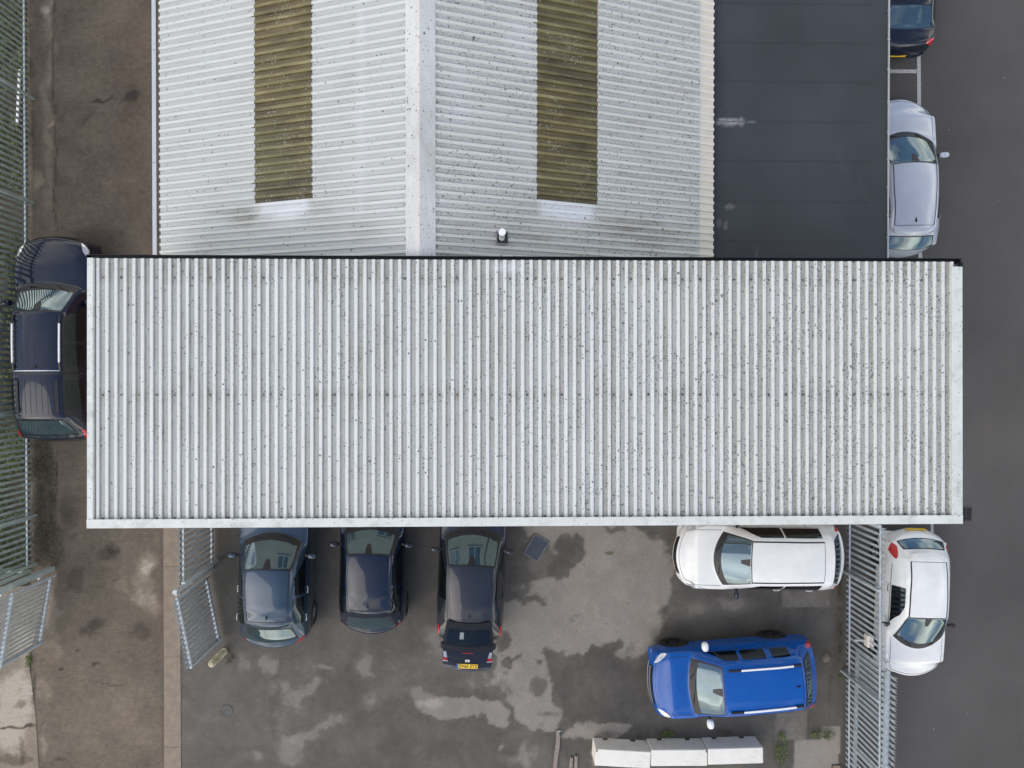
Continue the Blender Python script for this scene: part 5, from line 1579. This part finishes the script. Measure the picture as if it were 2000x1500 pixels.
# white three-door hatch on the road
make_car('hatchback', 'white three-door hatchback parked on the road on the right, outside the palisade fence', 'car', (1769.5, 1317.5), (1780, 1029.5), 1.62, 1.47, WHITE,
    dict(xc=.86, xh=1.80, xr=3.26, xg=3.70, ditch_w=.032, zf=.78, zc=1.00, zg=.98, zt=.92, wr=.62, wrr=.60, hr=1.40, spoiler=(.24, .02), fin=False, fbow=.30, fw=.80, wf=.70, wb=3.12, wheel=.29, rear_glass=(.55, .0),
         side=[(1.30, 2.50, 2.02)], doors=(1.05, 2.52), handles=(2.38,), handle_mat=MAT_BLACK, mirror_mat=MAT_BLACK, mirror=(.055, .09, .06), rbow=-.16, cbow=.48, hbow=.0,
         headlamp=[(.14, 2.3), (.40, 2.2), (.66, 2.75), (.40, 3.1)], plate=(3.86, 12, MAT_PLATE_Y, None), taillamp=[(3.20, 2.75), (3.60, 2.35), (3.72, 3.0), (3.46, 3.75)], glass=MAT_GLASS))
# three dark cars nose-in under the roof
make_car('hatchback', 'steel grey-blue hatchback parked nose-in, nearest the tan kerb', 'car', (546, 900), (541, 1261), 1.80, 1.52, GREY,
    dict(L=4.26, anchor='rear', xc=1.22, xh=2.05, xr=3.42, xg=4.00, zf=.80, zc=1.04, zg=1.02, zt=.96, wr=.62, wrr=.60, hr=1.42, spoiler=(.17, .03), rbow=-.20, cbow=.34, hbow=.10, plate=None, rear_glass=(.28, .0),
         taillamp=[(4.02, 2.55), (4.20, 1.5), (4.25, 2.3), (4.06, 3.5)], side=[(1.60, 2.72, 2.3), (2.80, 3.50, 2.80)], handles=(2.66, 3.40), handle_mat=MAT_CHROME, head=True))
make_car('hatchback', 'midnight blue hatchback parked between the steel grey and the gunmetal hatchbacks', 'car', (734, 900), (729, 1235), 1.68, 1.50, MIDN,
    dict(L=3.96, anchor='rear', xc=1.00, xh=1.72, xr=3.18, xg=3.72, zf=.80, zc=1.02, zg=.98, zt=.92, wr=.61, wrr=.60, hr=1.41, spoiler=(.12, .03), rbow=-.20, cbow=.32, hbow=.12, ditch=False, fin=True, wb=3.30, rear_glass=(.3, .0),
         taillamp=[(3.70, 2.6), (3.90, 2.2), (3.95, 2.9), (3.76, 3.5)], plate=(3.98, 25, MAT_PLATE_W, None), side=[(1.35, 2.5, 1.95), (2.58, 3.3, 2.58)], handles=(2.45, 3.15), mirror_mat=MIDN))
r_, B, off, P, L = make_car('hatchback', 'gunmetal hatchback with its tailgate raised, showing a yellow plate reading DV65 ZYZ', 'car', (931, 900), (916, 1256), 1.74, 1.38, GUN,
    dict(L=4.08, anchor='rear', xc=.98, xh=1.86, xr=3.30, xg=3.80, zf=.72, zc=.94, zg=1.0, zt=.88, wr=.66, wrr=.60, hr=1.31, rbow=-.12, cbow=.34, hbow=.10, ditch=True, ditch_w=.012, wf=.80, wb=3.22, rear_glass=(.1, .0), rglass=MAT_DARK,
         taillamp=[(3.50, 2.9), (3.86, 2.7), (3.92, 3.3), (3.60, 3.5)], side=[(1.35, 2.75, 2.05)], doors=(1.1, 2.72), handles=(2.58,), mirror_mat=GUN, mirror=(.06, .11, .05), fin_mat=GUN))
# raised tailgate: rows of (metres behind the nose, height, half width)
TG = [(3.30, 1.335, .56), (3.44, 1.385, .575), (3.80, 1.52, .62), (3.94, 1.57, .62), (4.10, 1.635, .605), (4.24, 1.675, .60), (4.33, 1.672, .575), (4.37, 1.63, .54)]
def tg(a, b, w0=1.0, w1=1.0, lift=0.0, th=.05, nx=9):
    """panel of the tailgate between rows at a and b metres"""
    ss = sorted({a, b, *[q[0] for q in TG if a < q[0] < b]})
    mb = MB(); top, low = [], []
    for s_ in ss:
        z = np.interp(s_, [q[0] for q in TG], [q[1] for q in TG]); w = np.interp(s_, [q[0] for q in TG], [q[2] for q in TG]) * (w0 + (w1 - w0) * (s_ - a) / (b - a))
        for i in range(nx):
            y = w * (2 * i / (nx - 1) - 1); bow = .05 * (y / .6) ** 2
            top.append((L / 2 - s_ + bow, y, z + lift - .05 * (y / .6) ** 2)); low.append((L / 2 - s_ + bow, y, z + lift - th - .05 * (y / .6) ** 2))
    n = len(ss)
    fs = [(j * nx + i, j * nx + i + 1, (j + 1) * nx + i + 1, (j + 1) * nx + i) for j in range(n - 1) for i in range(nx - 1)]
    mb.add(top, fs, 0, True); mb.add(low, [f[::-1] for f in fs], 0, True)
    rim = [i for i in range(nx)] + [j * nx + nx - 1 for j in range(1, n)] + [(n - 1) * nx + i for i in range(nx - 2, -1, -1)] + [j * nx for j in range(n - 2, 0, -1)]
    k = len(rim); mb.add([top[i] for i in rim] + [low[i] for i in rim], [(i, i + k, (i + 1) % k + k, (i + 1) % k) for i in range(k)], 0, False)
    return mb
tailgate = tg(3.93, 4.37).build('tailgate', GUN, r_)
tg(3.30, 3.93, 1.0, 1.03, -.004, .04).build('glass_frame', MAT_BLACK, tailgate)
tg(3.46, 3.78, .86, .90, .006, .008).build('rear_window', MAT_GLASS_DARK, tailgate)
tg(3.81, 3.92, 1.06, 1.06, .022, .02).build('spoiler_bar', MAT_BLACK, tailgate)
for sg in (1, -1):
    mb = MB(); ellipsoid(mb, (L / 2 - 3.80, sg * .655, 1.455), (.09, .035, .03), 8, 0, .8); mb.build('bar_end', MAT_BLACK, tailgate)
    mb = MB(); mb.tube([(L / 2 - 3.55, sg * .52, 1.40), (L / 2 - 3.62, sg * .55, 1.02)], .012, 8); mb.build('gas_strut', MAT_BLACK, r_)
    def tz(s_, y): return np.interp(s_, [q[0] for q in TG], [q[1] for q in TG]) - .05 * (y / .6) ** 2
    for (a, b, c_, d_), m_, nm in ((((3.97, .60), (4.09, .59), (4.09, .50), (3.97, .53)), MAT_LAMP_CLEAR, 'reflector'), (((4.10, .60), (4.16, .60), (4.155, .49), (4.10, .50)), MAT_LAMP_RED, 'tail_lamp'), (((4.165, .60), (4.19, .60), (4.17, .47), (4.16, .48)), MAT_LAMP_CLEAR, 'reflector')):
        mb = MB(); q_ = [(L / 2 - s_ + .05 * (y / .6) ** 2, sg * y, tz(s_, y) + .008) for s_, y in (a, b, c_, d_)]
        mb.sheet(q_ if sg < 0 else q_[::-1], 0, .006); mb.build(nm, m_, tailgate)
mb = MB()
for y0, y1 in zip(np.linspace(-.5, .5, 9)[:-1], np.linspace(-.5, .5, 9)[1:]):
    mb.beam((L / 2 - 4.06 + .05 * (y0 / .6) ** 2, y0, tz(4.06, y0) + .002), (L / 2 - 4.06 + .05 * (y1 / .6) ** 2, y1, tz(4.06, y1) + .002), .008, .004)
mb.build('seam', MAT_BLACK, tailgate)
mb = MB(); mb.box(L / 2 - 3.952, L / 2 - 3.940, -.13, .13, 1.577, 1.586); mb.build('brake_strip', MAT_LAMP_RED, tailgate)
number_plate(tailgate, Vector((L / 2 - 4.225, 0, 1.685)), 84, MAT_PLATE_Y, 'DV65 ZYZ')
# small rounded badge: an H in a frame
M = Matrix.Translation((L / 2 - 4.11, 0, 1.650)) @ Matrix.Rotation(R(-90), 4, 'Z') @ Matrix.Rotation(R(14), 4, 'X')
mb = MB()
for s in (-1, 1): mb.box(s * .048 - .006, s * .048 + .006, -.036, .036, 0, .01, 0, M); mb.box(s * .022 - .007, s * .022 + .007, -.028, .028, 0, .01, 0, M)
mb.box(-.042, .042, .030, .040, 0, .009, 0, M); mb.box(-.042, .042, -.040, -.030, 0, .009, 0, M); mb.box(-.016, .016, -.006, .006, 0, .009, 0, M)
mb.box(-.05, .05, -.038, .038, -.004, .001, 1, M)
mb.build('badge', [MAT_CHROME, MAT_GUTTER], tailgate)
mb = MB(); q_ = [(L / 2 - s_, y, np.interp(s_, [q[0] for q in TG], [q[1] for q in TG]) + .010 - .05 * (y / .6) ** 2) for s_, y in ((3.50, .36), (3.65, .36), (3.65, .12), (3.50, .12))]
mb.sheet(q_, 0, .003); mb.build('window_sticker', simple('pale_sticker', (.30, .34, .32), .5, 0, .3, 40), tailgate)

# cars on the road beyond the flat roof
make_car('hatchback', 'pale ice-blue hatchback on the road, its near side hidden behind the flat dark roof', 'car', (1748, 195.5), (1752, 505), 1.80, 1.47, ICE,
    dict(L=4.15, xc=.98, xh=1.90, xr=3.52, xg=4.00, zf=.76, zc=1.00, zg=1.0, zt=.94, wr=.64, wrr=.60, hr=1.39, spoiler=(.24, .03), cbow=.40, hbow=.10, fbow=.40, fw=.78, rbow=-.18, fin_mat=BLK, rear_glass=(.42, .0), taillamp=[(3.90, 2.9), (4.08, 2.7), (4.12, 3.5), (3.96, 3.7)]))
make_car('saloon_car', 'blue-black saloon at the top edge of the road above the white bay lines', 'car', (1745, -180), (1747, 112), 1.80, 1.46, BLK,
    dict(L=4.60, anchor='rear', xc=1.35, xh=2.10, xr=3.63, xg=4.13, zf=.76, zc=.98, zg=1.06, zt=.98, wr=.64, wrr=.62, hr=1.38, rbow=-.10, rear_glass=(.05, .05), rear_sur=BLK, ditch=False, fin=False, wb=3.75,
         taillamp=[(4.40, 1.7), (4.50, 1.6), (4.54, 3.3), (4.36, 3.4)], plate=(4.60, 16, MAT_PLATE_Y, None)))

# black pickup with hard canopy on the left
rt, B, off, P, L = make_car('pickup_truck', 'dark navy double-cab pickup with a hard canopy, beside the left fence', 'pickup truck', (126, 465), (130, 862), 1.86, 1.76, NAVY,
    dict(xc=1.25, xh=1.98, xr=4.55, xg=5.0, zf=1.02, zc=1.20, zg=1.18, zt=1.10, wr=.60, wrr=.60, hr=1.70, lift=.12, wheel=.37, wf=.92, wb=4.05, cbow=.14, fbow=.24, fw=.88, rbow=-.05, rear_glass=(.12, .1), ditch=False, fin=False,
         side=[(1.62, 2.65, 2.25), (2.75, 3.28, 2.75), (3.62, 4.35, 3.62)], mirror_mat=NAVY, mirror=(.09, .13, .12), doors=(1.36, 2.70, 3.42), handles=(2.55, 3.3), headlamp=[(.10, 2.1), (.35, 2.2), (.62, 2.95), (.30, 3.2)], zref=.7))
for sg in (1, -1):
    pts = [Vector(B.S([t_], [sg * 1.92])[0] + np.array(off)) + Vector((0, 0, .05)) for t_ in (2.25, 2.7, 3.2)]
    mb = MB(); mb.beam(pts[0], pts[1], .035, .03); mb.beam(pts[1], pts[2], .035, .03); rr_ = mb.build('roof_rail', MAT_PLASTIC_W, rt)
    mb = MB(); mb.beam(pts[0] + Vector((.22, 0, -.05)), pts[0], .04, .03); mb.beam(pts[2], pts[2] + Vector((-.2, 0, -.05)), .04, .03); mb.build('rail_foot', MAT_BLACK, rr_)
    mb = MB(); B.strip(mb, [(3.62, sg * 1.55), (4.42, sg * 1.55)], .075, off, .02); mb.build('canopy_bar', MAT_BLACK, rt)
mb = MB(); B.strip(mb, [(3.46, -3.6), (3.46, -2), (3.46, 0), (3.46, 2), (3.46, 3.6)], .07, off, .006); mb.build('canopy_gap', MAT_BLACK, rt)
mb = MB()
for v in (-1.1, -.75, -.4, 0, .4, .75, 1.1):
    B.strip(mb, [(3.60, v), (4.44, v)], .010, off, .004)
for v in (-.9, -.5, .1, .5, .9): B.strip(mb, [(2.7, v), (3.3, v)], .008, off, .004)
mb.build('roof_groove', simple('groove_shadow', (.010, .012, .018), .5), rt)
mb = MB(); B.strip(mb, [(3.40, -1.95), (3.40, 0), (3.40, 1.95)], .02, off, .01); mb.build('roof_lip', MAT_CHROME, rt)
p = Vector(B.S([3.28], [0.0])[0] + np.array(off))
mb = MB(); mb.tube([p, p + Vector((-.04, 0, .04))], [.03, .012], 8); mb.tube([p + Vector((0, 0, .02)), p + Vector((-.10, .10, .03))], .004, 5); mb.tube([p + Vector((0, 0, .02)), p + Vector((-.07, -.12, .03))], .004, 5); mb.build('aerial', MAT_BLACK, rt)
